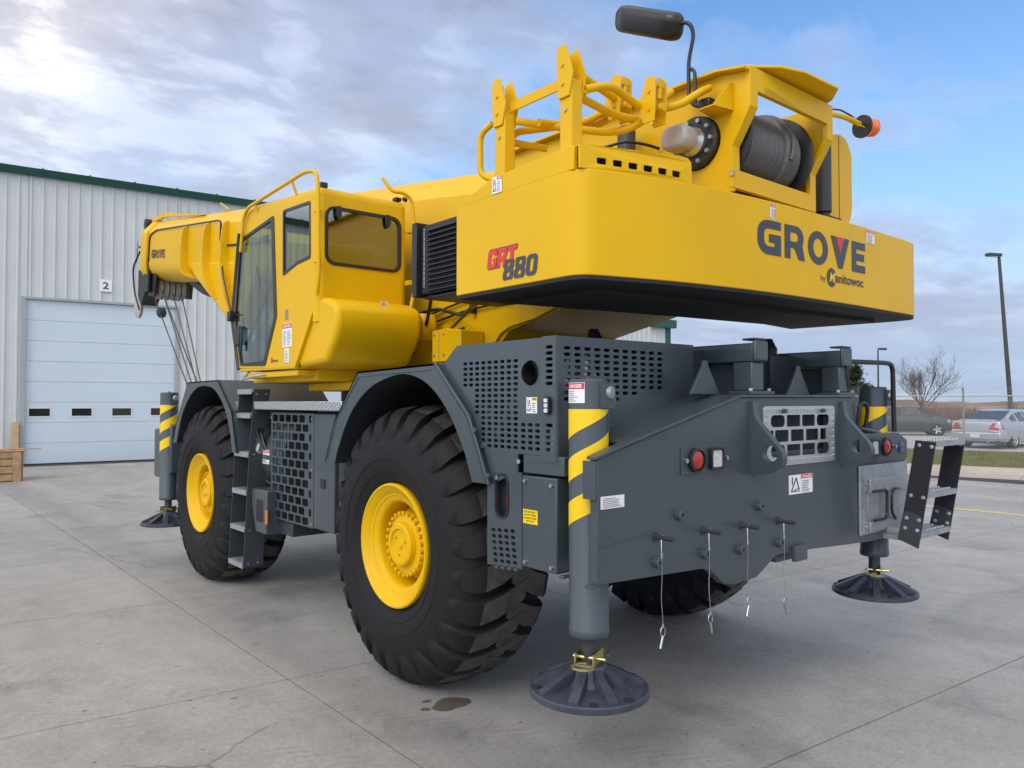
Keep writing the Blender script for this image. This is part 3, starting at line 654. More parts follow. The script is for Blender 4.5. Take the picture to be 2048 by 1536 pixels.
# ---------- wheels
def tyre_mesh():
    mb = MB(); w = [(-.30,.415),(-.334,.455),(-.358,.53),(-.364,.60),(-.356,.68),(-.332,.755),(-.290,.820),(-.235,.858),(-.12,.876)]
    prof = [(r, x) for x, r in w]+[(.878, 0)]+[(r, -x) for x, r in reversed(w)]
    mb.mi = 0; mb.lathe(prof, (0,0,0), (1,0,0), 104, caps=False)
    for xr, rr_ in ((-.349,.50),(-.3635,.585)):
        for sd in (-1, 1): mb.lathe([(rr_-.006, sd*(-xr)-sd*.002), (rr_, sd*(-xr)+sd*.004), (rr_+.006, sd*(-xr)-sd*.002)], (0,0,0), (1,0,0), 104, caps=False)
    n = 26; p = 2*pi/n
    st = [(-.348,.705,-.3505,.707,.00,.14), (-.336,.745,-.345,.755,.00,.27), (-.312,.79,-.329,.812,.01,.345), (-.275,.832,-.298,.872,.04,.375), (-.225,.862,-.235,.914,.12,.39), (-.13,.876,-.13,.934,.30,.385), (-.03,.880,-.03,.938,.52,.37), (.06,.880,.06,.937,.74,.35)]
    for sd in (1, -1):
        for i in range(n):
            a0 = p*(i+(0.5 if sd < 0 else 0)); secs = []
            for xb, rb, xt, rt, lean, hw in st:
                c = a0+lean*p; h1 = hw*p; h2 = hw*p*.86
                q = lambda x, r, a: V((x*sd, r*math.sin(a), r*math.cos(a)))
                secs.append([q(xb, rb-.012, c-h1), q(xt, rt, c-h2), q(xt, rt, c+h2), q(xb, rb-.012, c+h1)])
            k = len(mb.f); mb.mi = 1; mb.loft(secs)
            for j in range(k, len(mb.f)):                 # only worn lug crowns get the tread colour: dust with sky sheen painted in
                if min(mb.v[t].yz.length for t in mb.f[j]) < 0.885: mb.m[j] = 0
    cz = 0.92
    for v in mb.v:                                        # flatten and bulge where it meets the ground
        if v.z < -cz+.001: v.z = -cz+.001
        if v.z < -.6: v.x *= 1+.045*((-v.z-.6)/.32)
    return mb
def rim_mesh():
    mb = MB(); o = -.335
    pr = [(.40,.10),(.413,.035),(.416,.010),(.410,-.004),(.400,-.006),(.391,.003),(.380,.013),(.352,.030),(.349,.035),(.330,.044),(.327,.050),(.304,.058),(.290,.068),(.281,.085),(.277,.13),(.270,.235),(.25,.245),(.0,.245)]
    return mb.lathe([(r, o+d) for r, d in pr], (0,0,0), (1,0,0), 72, caps=False)
def hub_mesh():
    mb = MB(); o = -.335
    mb.lathe([(r, o+d) for r, d in ((.232,.245),(.232,.20),(.222,.195),(.215,.12),(.200,.105),(.150,.098),(.143,.060),(.132,.052),(.105,.052),(.100,.066),(.035,.068),(.028,.058),(.0,.057))], (0,0,0), (1,0,0), 64, caps=False)
    for i in range(26):
        a = 2*pi*i/26; mb.cyl((o+.125, .208*math.cos(a), .208*math.sin(a)), (o+.085, .208*math.cos(a), .208*math.sin(a)), .0135, 6)
    for a in (0.3, 2.4, 4.5): mb.cyl((o+.07, .07*math.cos(a), .07*math.sin(a)), (o+.055, .07*math.cos(a), .07*math.sin(a)), .010, 6)
    return mb
tm = tyre_mesh().mesh('tyre', ['rubber', 'tread'], V((0,0,0)), 40); rm = rim_mesh().mesh('rim', ['yellow'], V((0,0,0)), 28); hm = hub_mesh().mesh('hub', ['yellow'], V((0,0,0)), 30)
for x, y, a in ((-1.265, 0, .35), (-1.265, 3.89, 1.2), (1.265, 0, 2.0), (1.265, 3.89, 3.1)):
    w = empty('wheel', (x, y, .92), crane)
    if x > 0: w.rotation_euler = (0, 0, pi)
    for n, me in (('tyre', tm), ('rim', rm), ('hub', hm)):
        o = bpy.data.objects.new(n, me); COL.objects.link(o); o.parent = w
        if n != 'tyre': o.rotation_euler = (a, 0, 0)
# ---------- chassis and axles
mb = MB(); mb.box((-.52, -1.55, 1.02), (.52, 5.0, 1.80)); mb.box((-.75, .95, 1.30), (.75, 2.9, 1.80)); mb.build('chassis', 'greydk', crane, bevel=.02)
for y in (0, 3.89):
    mb = MB(); mb.cyl((-.98, y, .92), (.98, y, .92), .17, 16); mb.lathe([(.19,-.30),(.30,-.2),(.33,0),(.30,.2),(.19,.30)], (0, y, .92), (1,0,0), 20); mb.build('axle', 'greydk', crane, smooth=40)
mb = MB(); mb.lathe([(.95, 1.80), (.95, 2.02), (.88, 2.03), (.88, 2.17), (.3, 2.17)], (0, 1.75, 0), (0,0,1), 48); mb.build('turntable', 'greydk', crane, smooth=40)
# ---------- fenders
def arch(pts, n=8): return crom(pts, n)
def fender(name, outer, inner, x0, x1, lip=True):
    sx = -1 if x0 < 0 else 1
    mb = MB(); loop = outer+inner[::-1]; mb.plate(loop, [], SX(x0), (-sx*.02, 0, 0))
    d = x1-x0
    for a, b in zip(outer, outer[1:]):
        mb.prism([(x0, *a), (x0, *b), (x1, *b), (x1, *a)], V((0, -(b[1]-a[1]), (b[0]-a[0]))).normalized()*-.012*(1 if a[0] < b[0] else -1))
    mb.build(name, 'grey', crane, smooth=30)
    o2 = [(p[0], p[1]) for p in inner]
    mb = MB(); xi = x0-sx*.012
    mb.loft([[V((x, *p)) for p in o2] for x in (xi, x1)], closed=False, caps=False)
    mb.sheet([o2[0]]+o2[1:], SX(x1)); mb.build('fender_liner', 'under', crane, recalc=False)
ro = [(.93,1.42),(.78,1.74),(.425,2.095),(-.545,2.117),(-.886,1.80),(-1.075,1.42)]
ri = [(.80,1.42),(.765,1.43)]+arch([(.74,1.50),(.54,1.785),(.27,1.97),(-.06,2.055),(-.30,2.05),(-.52,1.965),(-.71,1.80),(-.86,1.58),(-.93,1.42)], 5)
fo = [(4.73,1.42),(4.62,1.62),(4.22,2.095),(3.28,2.10),(2.90,1.80),(2.75,1.40)]
fi = [(4.60,1.42)]+arch([(4.58,1.46),(4.42,1.72),(4.18,1.92),(3.90,2.03),(3.62,2.045),(3.36,2.0),(3.10,1.84),(2.94,1.62),(2.87,1.40)], 5)
fender('fender', ro, ri, -1.63, -.62); fender('fender', fo, fi, -1.63, -.56)
fender('fender', ro, ri, 1.63, .62); fender('fender', fo, fi, 1.63, .56)
mb = MB()                                     # folded edge lines and bolts on the near fenders
for path in ([(.40,2.06),(-.50,2.08)], [(.74,1.75),(.40,2.06)], [(.885,1.45),(.74,1.75)]):
    mb.tube([(-1.632, *p) for p in path], .004, 4)
mb.tube([(-1.634, -.555, 2.118), (-1.634, -.90, 1.80), (-1.634, -1.088, 1.42)], .010, 6)
for y, z in ((-.965,1.72),(-1.09,1.47)): mb.bolt((-1.63, y, z), (-1,0,0), .014, .012)
mb.build('fender_trim', 'grey', crane, smooth=40)
# ---------- engine hood behind the rear left wheel
hood_o = [(-.60,2.115),(-.72,2.205),(-1.50,2.218),(-1.50,1.60),(-1.30,1.60),(-1.30,1.50),(-1.09,1.42),(-.90,1.80),(-.545,2.117)]
holes = []
for r in range(16):
    z = 2.105-.0315*r; lim = -.80 if r < 2 else (-.84 if r < 5 else (-.90 if r < 8 else (-.955 if r < 10 else (-1.01))))
    for c in range(9):
        y = -.822-.0575*c
        if y < lim+.02 and not (r < 2 and c < 0): holes.append(rrect(y, z, .040, .0185, .009, 2))
for r in range(5):
    z = 2.105-.0315*(11+r)
    for c in range(3): holes.append(rrect(-1.345-.0575*c, z, .040, .0185, .009, 2))
holes = [h for h in holes if max(p[1] for p in h) > 1.60+.03 or min(p[0] for p in h) > -1.27]
holes.append(circ(-1.405, 2.035, .062, 20, .068))
mb = MB(); mb.plate(hood_o, holes, SX(-1.60), (.012,0,0)); hood = mb.build('hood_side_panel', 'grey', crane)
holes = [rrect(-1.557, 2.165-.0315*r, .055, .0185, .009, 2) for r in range(7)]+[rrect(-1.557, 1.76-.0315*r, .055, .0185, .009, 2) for r in range(5)]
mb = MB(); mb.plate([(-1.504,2.222),(-1.612,2.222),(-1.612,1.57),(-1.504,1.57)], holes, SX(-1.606), (.012,0,0)); mb.build('hood_corner_panel', 'grey', crane)
holes = []
for r in range(9):
    z = 2.16-.0330*r
    for c in range(11):
        x = -1.535+.0745*c
        if r >= 7 and c > 7-(r-7)*2: continue
        if -1.70 < x: holes.append(rrect(x, z, .050, .0185, .009, 2))
mb = MB(); mb.plate([(-1.602,2.22),(-.475,2.225),(-.475,1.90),(-1.15,1.72),(-1.602,1.55)], holes, RY(-1.62), (0,.012,0)); mb.build('hood_rear_panel', 'grey', crane)
mb = MB(); mb.box((-1.598, -1.60, 2.205), (-.50, -.73, 2.217)); mb.box((-1.598,-.75,1.85),(-.5,-.735,2.2)); mb.build('hood_top', 'grey', crane)
mb = MB(); mb.box((-1.50, -1.50, 1.45), (-.52, -.86, 2.19)); eng = mb.build('dark_engine_box', 'under', crane)  # plain dark box in the engine's place, so the slots read as shaded
mb = MB()
for i in range(9):
    x = random.uniform(-1.5,-.8); mb.tube(fillet([(x, -1.575, random.uniform(1.85,2.15)), (x+random.uniform(-.15,.2), -1.572, random.uniform(1.9,2.15)), (x+random.uniform(-.1,.3), -1.57, random.uniform(1.85,2.1))], .05), random.uniform(.012,.03), 8)
for i in range(6):
    y = random.uniform(-1.45,-.95); mb.tube([(-1.555, y, random.uniform(1.65,1.9)), (-1.55, y-random.uniform(.05,.2), random.uniform(1.65,2.0))], random.uniform(.012,.03), 8)
mb.build('glint_pipe', 'galv', eng, smooth=40)  # metal pipe pieces added for reflections seen through the slots
mb = MB(); mb.cyl((-1.53,-1.52,1.57),(-1.53,-1.52,1.74), .045, 16); mb.build('exhaust_can', 'galv', eng, smooth=40)
mb = MB(); mb.lathe([(.060,.012),(.060,-.13),(.052,-.13),(.052,.012)], (-1.60,-1.405,2.035), (-1,0,0), 24, caps=False); mb.cyl((-1.48,-1.405,2.035),(-1.475,-1.405,2.035),.06,20); mb.build('exhaust_outlet', 'black', hood, smooth=40)
mb = MB(); mb.plate(rrect(-1.556, 1.862, .045, .095, .02, 4), [], SX(-1.606), (-.022,0,0)); lt = mb.build('marker_lamp', 'plastic', hood, bevel=.004)
mb = MB()
for k in range(3): mb.plate(rrect(-1.556, 1.888-.026*k, .026, .020, .004), [], SX(-1.6285), (-.003,0,0))
mb.build('marker_lens', 'clear', hood)
SL_ = lambda x, y, z: (lambda p: V((x, y-p[0], z+p[1])))      # stickers on left faces read towards -y
SR_ = lambda x, y, z: (lambda p: V((x+p[0], y, z+p[1])))      # stickers on rear faces read towards +x
sticker('caution_sticker', hood, SL_(-1.60, -1.375, 1.82), (-1,0,0), .085, .085, 'CAUTION', 'yelv', 5, True, htext='ink')
mb = MB()
for y, z in ((-1.13,1.46),(-1.32,1.56),(-1.0,1.63)): mb.bolt((-1.601, y, z), (-1,0,0), .014, .012)
mb.build('panel_bolt', 'steel', hood)
# lower valance with oval opening and slots, fluid tank box with cover
holes = [rrect(-1.17, 1.36, .105, .235, .052, 6)]
for r in range(7):
    for c in range(4): holes.append(rrect(-1.095-.055*c-.004*r, 1.165-.0335*r+.004*c, .038, .020, .010, 2))
mb = MB(); mb.plate([(-1.04,1.42),(-1.095,1.425),(-1.30,1.50),(-1.338,1.50),(-1.338,.985),(-1.04,.965)], holes, SX(-1.604), (.012,0,0)); val = mb.build('lower_side_panel', 'grey', crane)
mb = MB(); mb.box((-1.55, -1.335, .98), (-.9, -1.05, 1.50)); mb.build('panel_backing', 'under', val)
mb = MB(); mb.plate(rrect(-1.17, 1.36, .120, .250, .060, 6), [rrect(-1.17, 1.36, .098, .228, .049, 6)], SX(-1.604), (-.006,0,0)); mb.build('opening_seal', 'black', val)
mb = MB(); mb.cyl((-1.553,-1.20,1.33),(-1.56,-1.20,1.33),.05,16); mb.build('inner_reflector', 'red', val)
mb = MB(); mb.box((-1.606, -1.612, 1.0), (-1.20, -1.342, 1.488)); dt = mb.build('fluid_tank_box', 'grey', crane, bevel=.008)
mb = MB(); mb.box((-1.60, -1.66, 1.50), (-1.20, -1.345, 1.60)); mb.box((-1.60,-1.655,.985),(-1.30,-1.618,.999)); mb.build('tank_shelf', 'grey', dt, bevel=.006)
mb = MB()
for y, z in ((-1.37,1.46),(-1.575,1.45),(-1.37,1.03),(-1.575,1.03)): mb.bolt((-1.606, y, z), (-1,0,0), .011, .010)
mb.build('cover_bolt', 'steel', dt)
st = MB(); st.mi = 0; st.plate([(0,0),(.115,0),(.115,.075),(0,.075)], [], SL_(-1.6085,-1.355,1.235), (.0015,0,0)); st.mi = 1
for i, t in enumerate(('FOR ISO 22241-1','QUALITY DIESEL','EXHAUST FLUID','(DEF) ONLY')):
    put_text(st, t, SL_(-1.6092,-1.355,1.235), .008+(.015 if i == 3 else 0), .058-.0165*i, .098-(.03 if i == 3 else 0), .0105, bold=.02)
st.build('fluid_sticker', ['yelv', 'ink'], dt, recalc=False)
# ---------- side between the wheels: walkway, tank, grille cabinet, ladder
tread = MB(); tread.box((-1.56, .80, 1.812), (-.75, 2.515, 1.885)); t2 = MB(); t2.box((-1.56, 2.898, 1.812), (-1.2, 2.99, 1.885)); t2.build('walkway_edge', 'alu', crane, bevel=.004); tr_ = tread.build('walkway_edge', 'alu', crane, bevel=.004)
mb = MB()                                     # raised bars of the checker plate, front edge and top
for i in range(51):
    for j in range(4):
        y = .82+i*.0333; z = 1.823+j*.0165; d = .009 if (i+j) % 2 else -.009
        mb.prism([(-1.5605, y-d, z-.005), (-1.5605, y-d+.006, z-.005), (-1.5605, y+d+.006, z+.006), (-1.5605, y+d, z+.006)], (-.003,0,0))
tag(mb.build('checker_bars', 'alu', tr_, recalc=False), kind='stuff')
mb = MB(); mb.cyl((-1.18, 2.12, 1.36), (-1.18, 2.85, 1.36), .30, 32); tk = mb.build('air_cleaner', 'grey', crane, bevel=.03)
mb = MB()
for y in (2.62,): mb.lathe([(.304, 0), (.312, .01), (.312, .05), (.304, .06)], (-1.18, y, 1.36), (0,1,0), 32, caps=False)
mb.build('clamp_band', 'galv', tk, smooth=40)
sticker('tank_sticker', tk, lambda p: V((-1.18-.303*math.cos((p[1]-.05)/.3), 2.50-p[0], 1.36+.303*math.sin((p[1]-.05)/.3))), (-.9,0,0), .15, .13, 'DANGER', lines=5)
mb = MB()
for k in range(3): mb.tube(fillet([(-1.30-.03*k, 2.75, 1.75), (-1.48-.02*k, 2.55+.08*k, 1.60), (-1.47, 2.45, 1.45), (-1.40, 2.3, 1.2)], .15), .014, 8)
mb.build('hose', 'plastic', tk, smooth=50)
# cabinet: frame posts with a perforated grille
gx = -1.50
holes = []
rows = 12; z_t, z_b = 1.738, .890
for r in range(rows):
    z = z_t-(z_t-z_b)*r/(rows-1)
    xs = [2.18-.165*c for c in range(5)]
    if r % 2 == 0: cells = [(2.165-.137*c, .113) for c in range(5)]+[(1.457, .050)]
    else: cells = [(2.197, .050)]+[(2.0965-.137*c, .113) for c in range(5)]
    holes += [rrect(c, z, w, .0615, .012, 2) for c, w in cells]
mb = MB(); mb.plate([(2.255,1.785),(1.39,1.785),(1.39,.845),(2.255,.845)], holes, SX(gx), (.008,0,0)); gr = mb.build('cabinet_grille', 'grey', crane)
mb = MB(); mb.box((gx+.24, 1.395, .84), (-.80, 2.25, 1.78)); mb.box((gx+.012, 1.390, .84), (gx+.238, 1.40, 1.78)); mb.box((gx+.012, 1.402, 1.765), (gx+.238, 2.25, 1.778)); mb.box((gx+.012, 1.402, .846), (gx+.238, 2.25, .856)); mb.build('cabinet_inside', 'under', gr)
mb = MB(); mb.box((gx-.002, 1.02, .85), (gx+.5, 1.384, 1.785)); cab_ = mb.build('cabinet_side', 'grey', gr, bevel=.008)
mb = MB(); mb.plate(rrect(1.21, 1.225, .075, .075, .01), [], SX(gx-.002), (-.008,0,0)); mb.build('latch', 'black', gr)
mb = MB()
for y in (2.235, 1.41):
    for z in (1.74, 1.32, .88): mb.bolt((gx, y, z), (-1,0,0), .012, .010)
mb.build('grille_bolt', 'steel', gr)
mb = MB(); mb.box((gx+.02,.80,.93),(-.7,1.015,1.75)); mb.build('cabinet_rear_tank', 'greydk', crane, bevel=.03)
mb = MB(); mb.prism([(-1.58,2.16,1.09),(-1.58,2.50,1.09),(-1.58,2.50,.92),(-1.58,2.40,.70),(-1.58,2.16,.70)], (.32,0,0)); sb = mb.build('step_bracket', 'grey', crane, bevel=.012)
mb = MB(); mb.plate(rrect(2.31,.90,.16,.20,.02), [], SX(-1.5815), (.001,0,0)); mb.build('recess_shade_plate', 'under', sb)  # flat black plate on the face, painting the shade of a recess
mb = MB(); mb.box((-1.59,2.135,.80),(-1.575,2.158,.92)); mb.build('side_reflector', 'orange', sb)
mb = MB(); mb.box((-1.45,1.9,.70),(-.9,2.26,.83)); mb.build('lower_crossmember', 'greydk', crane, bevel=.01)
# ladder: two channel stiles in y-z planes joined by treads
ld = empty('access_ladder', (-1.60, 2.7, .36), crane)
def lxo(z): return -1.645+.075*(z-.36)/1.64
for y0 in (2.885, 2.52):
    hl = [[(x+.004, z) for x, z in rrect(-1.50, 1.52, .085, .24, .04, 5)]]
    mb = MB(); mb.plate([(-1.645,.36),(-1.46,.36),(-1.44,1.10),(-1.42,1.86),(-1.40,2.0),(-1.555,2.0),(-1.60,1.35)], hl, RY(y0), (0,.010,0)); mb.build('stile', 'greydk', ld)
for z in (.385, .715, 1.05, 1.40, 1.76, 1.985):
    x = lxo(z); mb = MB(); mb.box((x, 2.532, z-.012), (x+.15, 2.883, z+.012)); mb.box((x-.008, 2.532, z-.032), (x, 2.883, z+.014))
    for k in range(9): mb.box((x+.01, 2.545+.037*k, z+.012), (x+.14, 2.557+.037*k, z+.019))
    mb.build('tread', 'galv', ld)
mb = MB()
for z in (.40,.70,1.05,1.40,1.78,1.96):
    for dx in (.04, .13): mb.bolt((lxo(z)+dx, 2.521, z-.005), (0,-1,0), .011, .010)
mb.build('ladder_bolt', 'steel', ld)
# ---------- rear outrigger box
YP = -1.955
rp = [(-1.665,1.02),(-1.665,1.605),(-1.63,1.62),(-.50,1.905),(.83,1.91),(.86,1.895),(.90,1.66),(1.50,1.655),(1.64,1.60),(1.66,.90),(1.0,.91),(.30,.95),(-.08,.965),(-.14,.96),(-.26,.90),(-.34,.865),(-.56,.855),(-.66,.875),(-.78,.965),(-.86,.985)]
mb = MB(); mb.plate(rp, [rrect(.157,1.675,.74,.27,.03)], RY(YP), (0,.05,0)); rpl = mb.build('rear_plate', 'grey', crane, bevel=.004)
mb = MB(); mb.box((-1.42, YP+.052, 1.03), (1.45, -1.64, 1.58)); mb.build('outrigger_beam_box', 'grey', rpl, bevel=.01)
mb = MB(); mb.box((-.4, YP+.055, 1.581), (.9, -1.64, 1.86)); mb.build('recess_shade_box', 'under', rpl)  # black box close behind the guard; its colour gives the opening's shade
mb = MB()                                     # sloping top flange
def flange(a, b, d0, d1, t=.016):
    mb.prism([(a[0], d0, a[1]), (b[0], d0, b[1]), (b[0], d1, b[1]), (a[0], d1, a[1])], (0, 0, t))
flange((-1.44,1.672),(-.5,1.906), YP-.012, -1.56); flange((-.5,1.906),(.86,1.911), YP-.012, -1.45)
flange((-1.685,1.607),(-1.44,1.672), YP-.012, YP+.052)
mb.build('top_flange', 'grey', rpl, bevel=.003)
mb = MB(); mb.box((-1.682, YP+.0, 1.42), (-1.667, YP+.08, 1.60)); mb.box((-1.70, YP+.01, 1.0), (-1.667, YP+.05, 1.02)); mb.build('plate_end_tab', 'grey', rpl)
mb = MB(); mb.prism([(.905,YP-.004,1.655),(1.50,YP-.004,1.655),(1.64,YP-.004,1.598),(1.64,YP-.004,1.46),(.905,YP-.004,1.46)], (0,-.014,0)); lb = mb.build('light_box', 'grey', rpl, bevel=.003)
mb = MB(); mb.tube([(-1.66,YP-.002,1.20),(-1.40,YP-.002,1.22),(-1.25,YP-.002,1.255)], .003, 4); mb.build('weld_seam', 'grey', rpl)
# diamond plate grille
hs = []
for r, z in enumerate((1.765, 1.675, 1.585)):
    if r % 2 == 0: cs = [(-.108+.178*c, .156) for c in range(4)]
    else: cs = [(-.175, .035), (-.065+.0, .150), (.113, .150), (.291, .150), (.43, .075)]
    for i, (c, w) in enumerate(cs): hs.append(rrect(c, z, w, .072, .03 if (r != 1 and i in (0, 3)) else .008, 3))
mb = MB(); mb.plate(rrect(.157,1.675,.845,.36,.02), hs, RY(YP-.006), (0,.005,0)); ag = mb.build('checker_plate_guard', 'alu', crane)
mb = MB(); rr = random.Random(2)
for i in range(46):
    for z0, n in ((1.835,1),(1.822,1),(1.528,1),(1.515,1)):
        x = -.25+i*.0178; mb.box((-.009,-.0025,-.0025),(.009,.0,.0025), Matrix.Translation((x, YP-.006, z0)) @ Matrix.Rotation(R(45 if i % 2 else -45), 4, 'Y'))
for i in range(15):
    for x0 in (-.245,-.228,.545,.562): mb.box((-.009,-.0025,-.0025),(.009,.0,.0025), Matrix.Translation((x0, YP-.006, 1.535+i*.02)) @ Matrix.Rotation(R(45 if i % 2 else -45), 4, 'Y'))
tag(mb.build('checker_bars', 'alu', ag, recalc=False), kind='stuff')
mb = MB()
for x in (-.06,.40): mb.bolt((x, YP-.006, 1.825), (0,-1,0), .014, .03)
mb.build('guard_bolt', 'grey', ag)
# towing lugs
def tow_lug(x):
    pr = fil2([(YP+.005,1.885),(YP-.022,1.885),(YP-.030,1.79),(YP-.205,1.60),(YP-.21,1.53),(YP-.12,1.475),(YP+.005,1.455)], .04, 4)
    mb = MB(); mb.plate(pr, [circ(YP-.128, 1.588, .048, 24)], SX(x), (.05,0,0)); return mb.build('towing_lug', 'grey', crane, bevel=.005)
tow_lug(-.40); tow_lug(.66)
# lights
def round_lamp(x, z, p, r=.054):
    mb = MB(); mb.lathe([(r+.012, 0), (r+.012, .022), (r, .026), (r, .012)], (x, p, z), (0,-1,0), 28, caps=False); a = mb.build('tail_lamp', 'plastic', crane, smooth=40)
    mb = MB(); mb.lathe([(r, .010), (r*.9, .022), (r*.6, .027), (0, .029)], (x, p, z), (0,-1,0), 28); mb.build('lens', 'red', a, smooth=50)
def square_lamp(x, z, p):
    mb = MB(); mb.plate(rrect(x, z, .118, .118, .014), [rrect(x, z, .092, .092, .010)], RY(p-.026), (0,.026,0)); a = mb.build('reversing_lamp', 'plastic', crane, bevel=.003)
    mb = MB(); mb.plate(rrect(x, z, .092, .092, .010), [], RY(p-.018), (0,.008,0)); mb.build('lens', 'clear', a, bevel=.004)
mb = MB(); mb.plate(rrect(-.84, 1.572, .40, .15, .008), [], RY(YP-.001), (0,-.006,0)); lp = mb.build('lamp_plate', 'grey', crane, bevel=.002)
round_lamp(-.924, 1.572, YP-.007); square_lamp(-.75, 1.572, YP-.007)
mb = MB(); mb.bolt((-1.015, YP-.007, 1.572), (0,-1,0), .014, .02); mb.bolt((-.655, YP-.007, 1.572), (0,-1,0), .014, .02); mb.build('lamp_bolt', 'steel', lp)
round_lamp(1.275, 1.562, YP-.018); square_lamp(1.09, 1.562, YP-.018)
mb = MB(); mb.lathe([(.042,0),(.042,.006),(.034,.008)], (1.53, YP-.018, 1.545), (0,-1,0), 20); mb.build('round_port', 'blue', lb, smooth=40)
mb = MB(); mb.bolt((1.40, YP-.018, 1.56), (0,-1,0), .014, .03); mb.build('lamp_bolt', 'steel', lb)
# detent pins with lanyards, bosses
for x, z, zb, k in ((-1.245,1.20,.66,0),(-.85,1.19,.655,1),(-.49,1.18,.685,2),(-.11,1.168,.62,0)):
    mb = MB(); mb.cyl((x, YP, z), (x, YP-.115, z), .0125, 12); mb.cyl((x,YP,z),(x,YP-.008,z),.024,14); pn = mb.build('detent_pin', 'greydk', crane, smooth=40)
    mb = MB(); px = x-.005; y = YP-.045
    mb.tube([(px+.012,y,z+.012),(px-.004,y,z-.01),(px-.002,y,z-.09)], .0028, 5); mb.cyl((px-.002,y,z-.075),(px-.002,y,z-.10),.006,8)
    mb.tube([(px-.002+.008*math.sin(i*.7)*(i/12), y, z-.09+(zb+.10-(z-.09))*i/12) for i in range(13)], .0022, 5)
    q = px+.008*math.sin(12*.7)-.002; mb.cyl((q,y,zb+.115),(q,y,zb+.095),.006,8)
    mb.tube([(q+.018*math.sin(t), y, zb+.075+.024*math.cos(t)) for t in [2*pi*i/14 for i in range(14)]], .003, 5, closed=True)
    mb.cyl((q,y,zb+.055), (q+(.012 if k == 1 else -.02)*(1 if x < -.2 else -1), y, zb-.005), .0065, 8); mb.build('lanyard', 'steel', pn, smooth=40)
mb = MB()
for x, z in ((-1.065,1.294),(-1.244,1.073),(-.848,1.066),(-.517,1.049),(-.322,1.276),(-.112,1.041)):
    mb.lathe([(.028,0),(.028,.03),(.024,.034),(.010,.034),(.010,.022),(.0,.022)], (x, YP, z), (0,-1,0), 18)
tag(mb.build('pin_boss', 'grey', rpl, smooth=40), kind='stuff')
mb = MB(); mb.prism([(.04,YP-.0,1.0),(.18,YP-.0,1.0),(.18,YP,.905),(.04,YP,.905)], (0,-.03,0)); mb.prism([(-.1,YP+.052,.98),(.32,YP+.052,.98),(.28,YP+.052,.90),(-.04,YP+.052,.90)], (0,.2,0)); bk = mb.build('wear_pad_bracket', 'grey', crane, bevel=.004)
sticker('danger_sticker', rpl, SR_(.015, YP, 1.312), (0,-1,0), .28, .118, 'DANGER', lines=7, pic=True)
sticker('notice_sticker', rpl, SR_(-1.645, YP, 1.372), (0,-1,0), .165, .060, None, lines=6)
sticker('notice_sticker', rpl, SR_(1.57, YP-.003, 1.34), (0,-1,0), .075, .10, None, lines=5)
# right hand tool locker with pull handles
mb = MB(); mb.box((.90, YP-.016, .965), (1.645, YP-.002, 1.44)); tb = mb.build('galvanised_locker', 'galv', crane, bevel=.004)
mb = MB(); mb.box((.99, YP-.045, 1.25), (1.62, YP-.017, 1.345)); mb.box((.99, YP-.045, .985), (1.62, YP-.017, 1.05)); mb.box((1.0,YP-.022,1.05),(1.60,YP-.0165,1.25)); mb.build('locker_rail', 'galv', tb, bevel=.004)
mb = MB()
mb.tube(fillet([(1.02,YP-.05,1.262),(1.20,YP-.055,1.262),(1.22,YP-.055,1.24),(1.22,YP-.055,1.09),(1.19,YP-.055,1.062),(1.03,YP-.05,1.062)], .05), .010, 8)
mb.tube(fillet([(1.42,YP-.05,1.255),(1.33,YP-.055,1.262),(1.29,YP-.055,1.22),(1.29,YP-.055,1.10),(1.36,YP-.05,1.045)], .05), .010, 8); mb.build('pull_handle', 'plastic', tb, smooth=50)
mb = MB()
for x, z in ((.96,1.31),(.96,1.02)): mb.box((x-.03, YP-.03, z-.04), (x+.02, YP-.017, z+.04)); mb.bolt((x, YP-.03, z), (0,-1,0), .012, .012)
mb.build('locker_hinge', 'galv', tb)
# folding rear ladder, swung out
rl = empty('rear_ladder', (1.4, -2.2, .9), crane)
def lean(y, z): return V((0, y-.118*(z-.92)/.70, z))
for x in (1.175, 1.68):
    mb = MB(); pr = [(-2.105,.93),(-2.235,.895),(-2.235-.118,1.61),(-2.105-.118,1.62)]
    mb.plate(pr, [], SX(x), (.012,0,0)); mb.build('side_plate', 'under', rl, bevel=.002)
    mb = MB(); mb.plate([(-2.100,.935),(-2.238,.885),(-2.262,1.10),(-2.17,1.135),(-2.14,1.12)], [], SX(x-.010), (.0095,0,0)); mb.build('foot_plate', 'greydk', rl, bevel=.002)
    mb = MB()
    for z in (1.60, 1.255, 1.10, 1.03):
        for dy in (.02, .10): p = lean(-2.115-dy, z-.02*dy*5); mb.lathe([(.015,0),(.012,.008),(.0,.011)], (x-.011 if z < 1.15 else x-.001, p.y, p.z-.012), (-1,0,0), 12)
    mb.build('plate_bolt', 'galv', rl, smooth=40)
for z in (1.615, 1.262, .985):
    p = lean(-2.17, z); mb = MB(); mb.box((1.188, p.y-.06, z-.010), (1.678, p.y+.06, z+.002)); mb.box((1.188, p.y-.068, z-.035), (1.678, p.y-.06, z+.003))
    for k in range(10): mb.lathe([(.010,0),(.008,.010)], (1.225+.045*k, p.y-.035, z+.002), (0,0,1), 8); mb.lathe([(.010,0),(.008,.010)], (1.225+.045*k, p.y+.035, z+.002), (0,0,1), 8)
    mb.build('tread', 'galv', rl)
mb = MB(); mb.box((1.22, -2.15, .96), (1.60, YP-.05, 1.0)); mb.box((1.23,-2.12,.915),(1.25,YP-.02,.955)); mb.box((1.56,-2.12,.915),(1.58,YP-.02,.955)); mb.build('hinge_bracket', 'galv', rl)
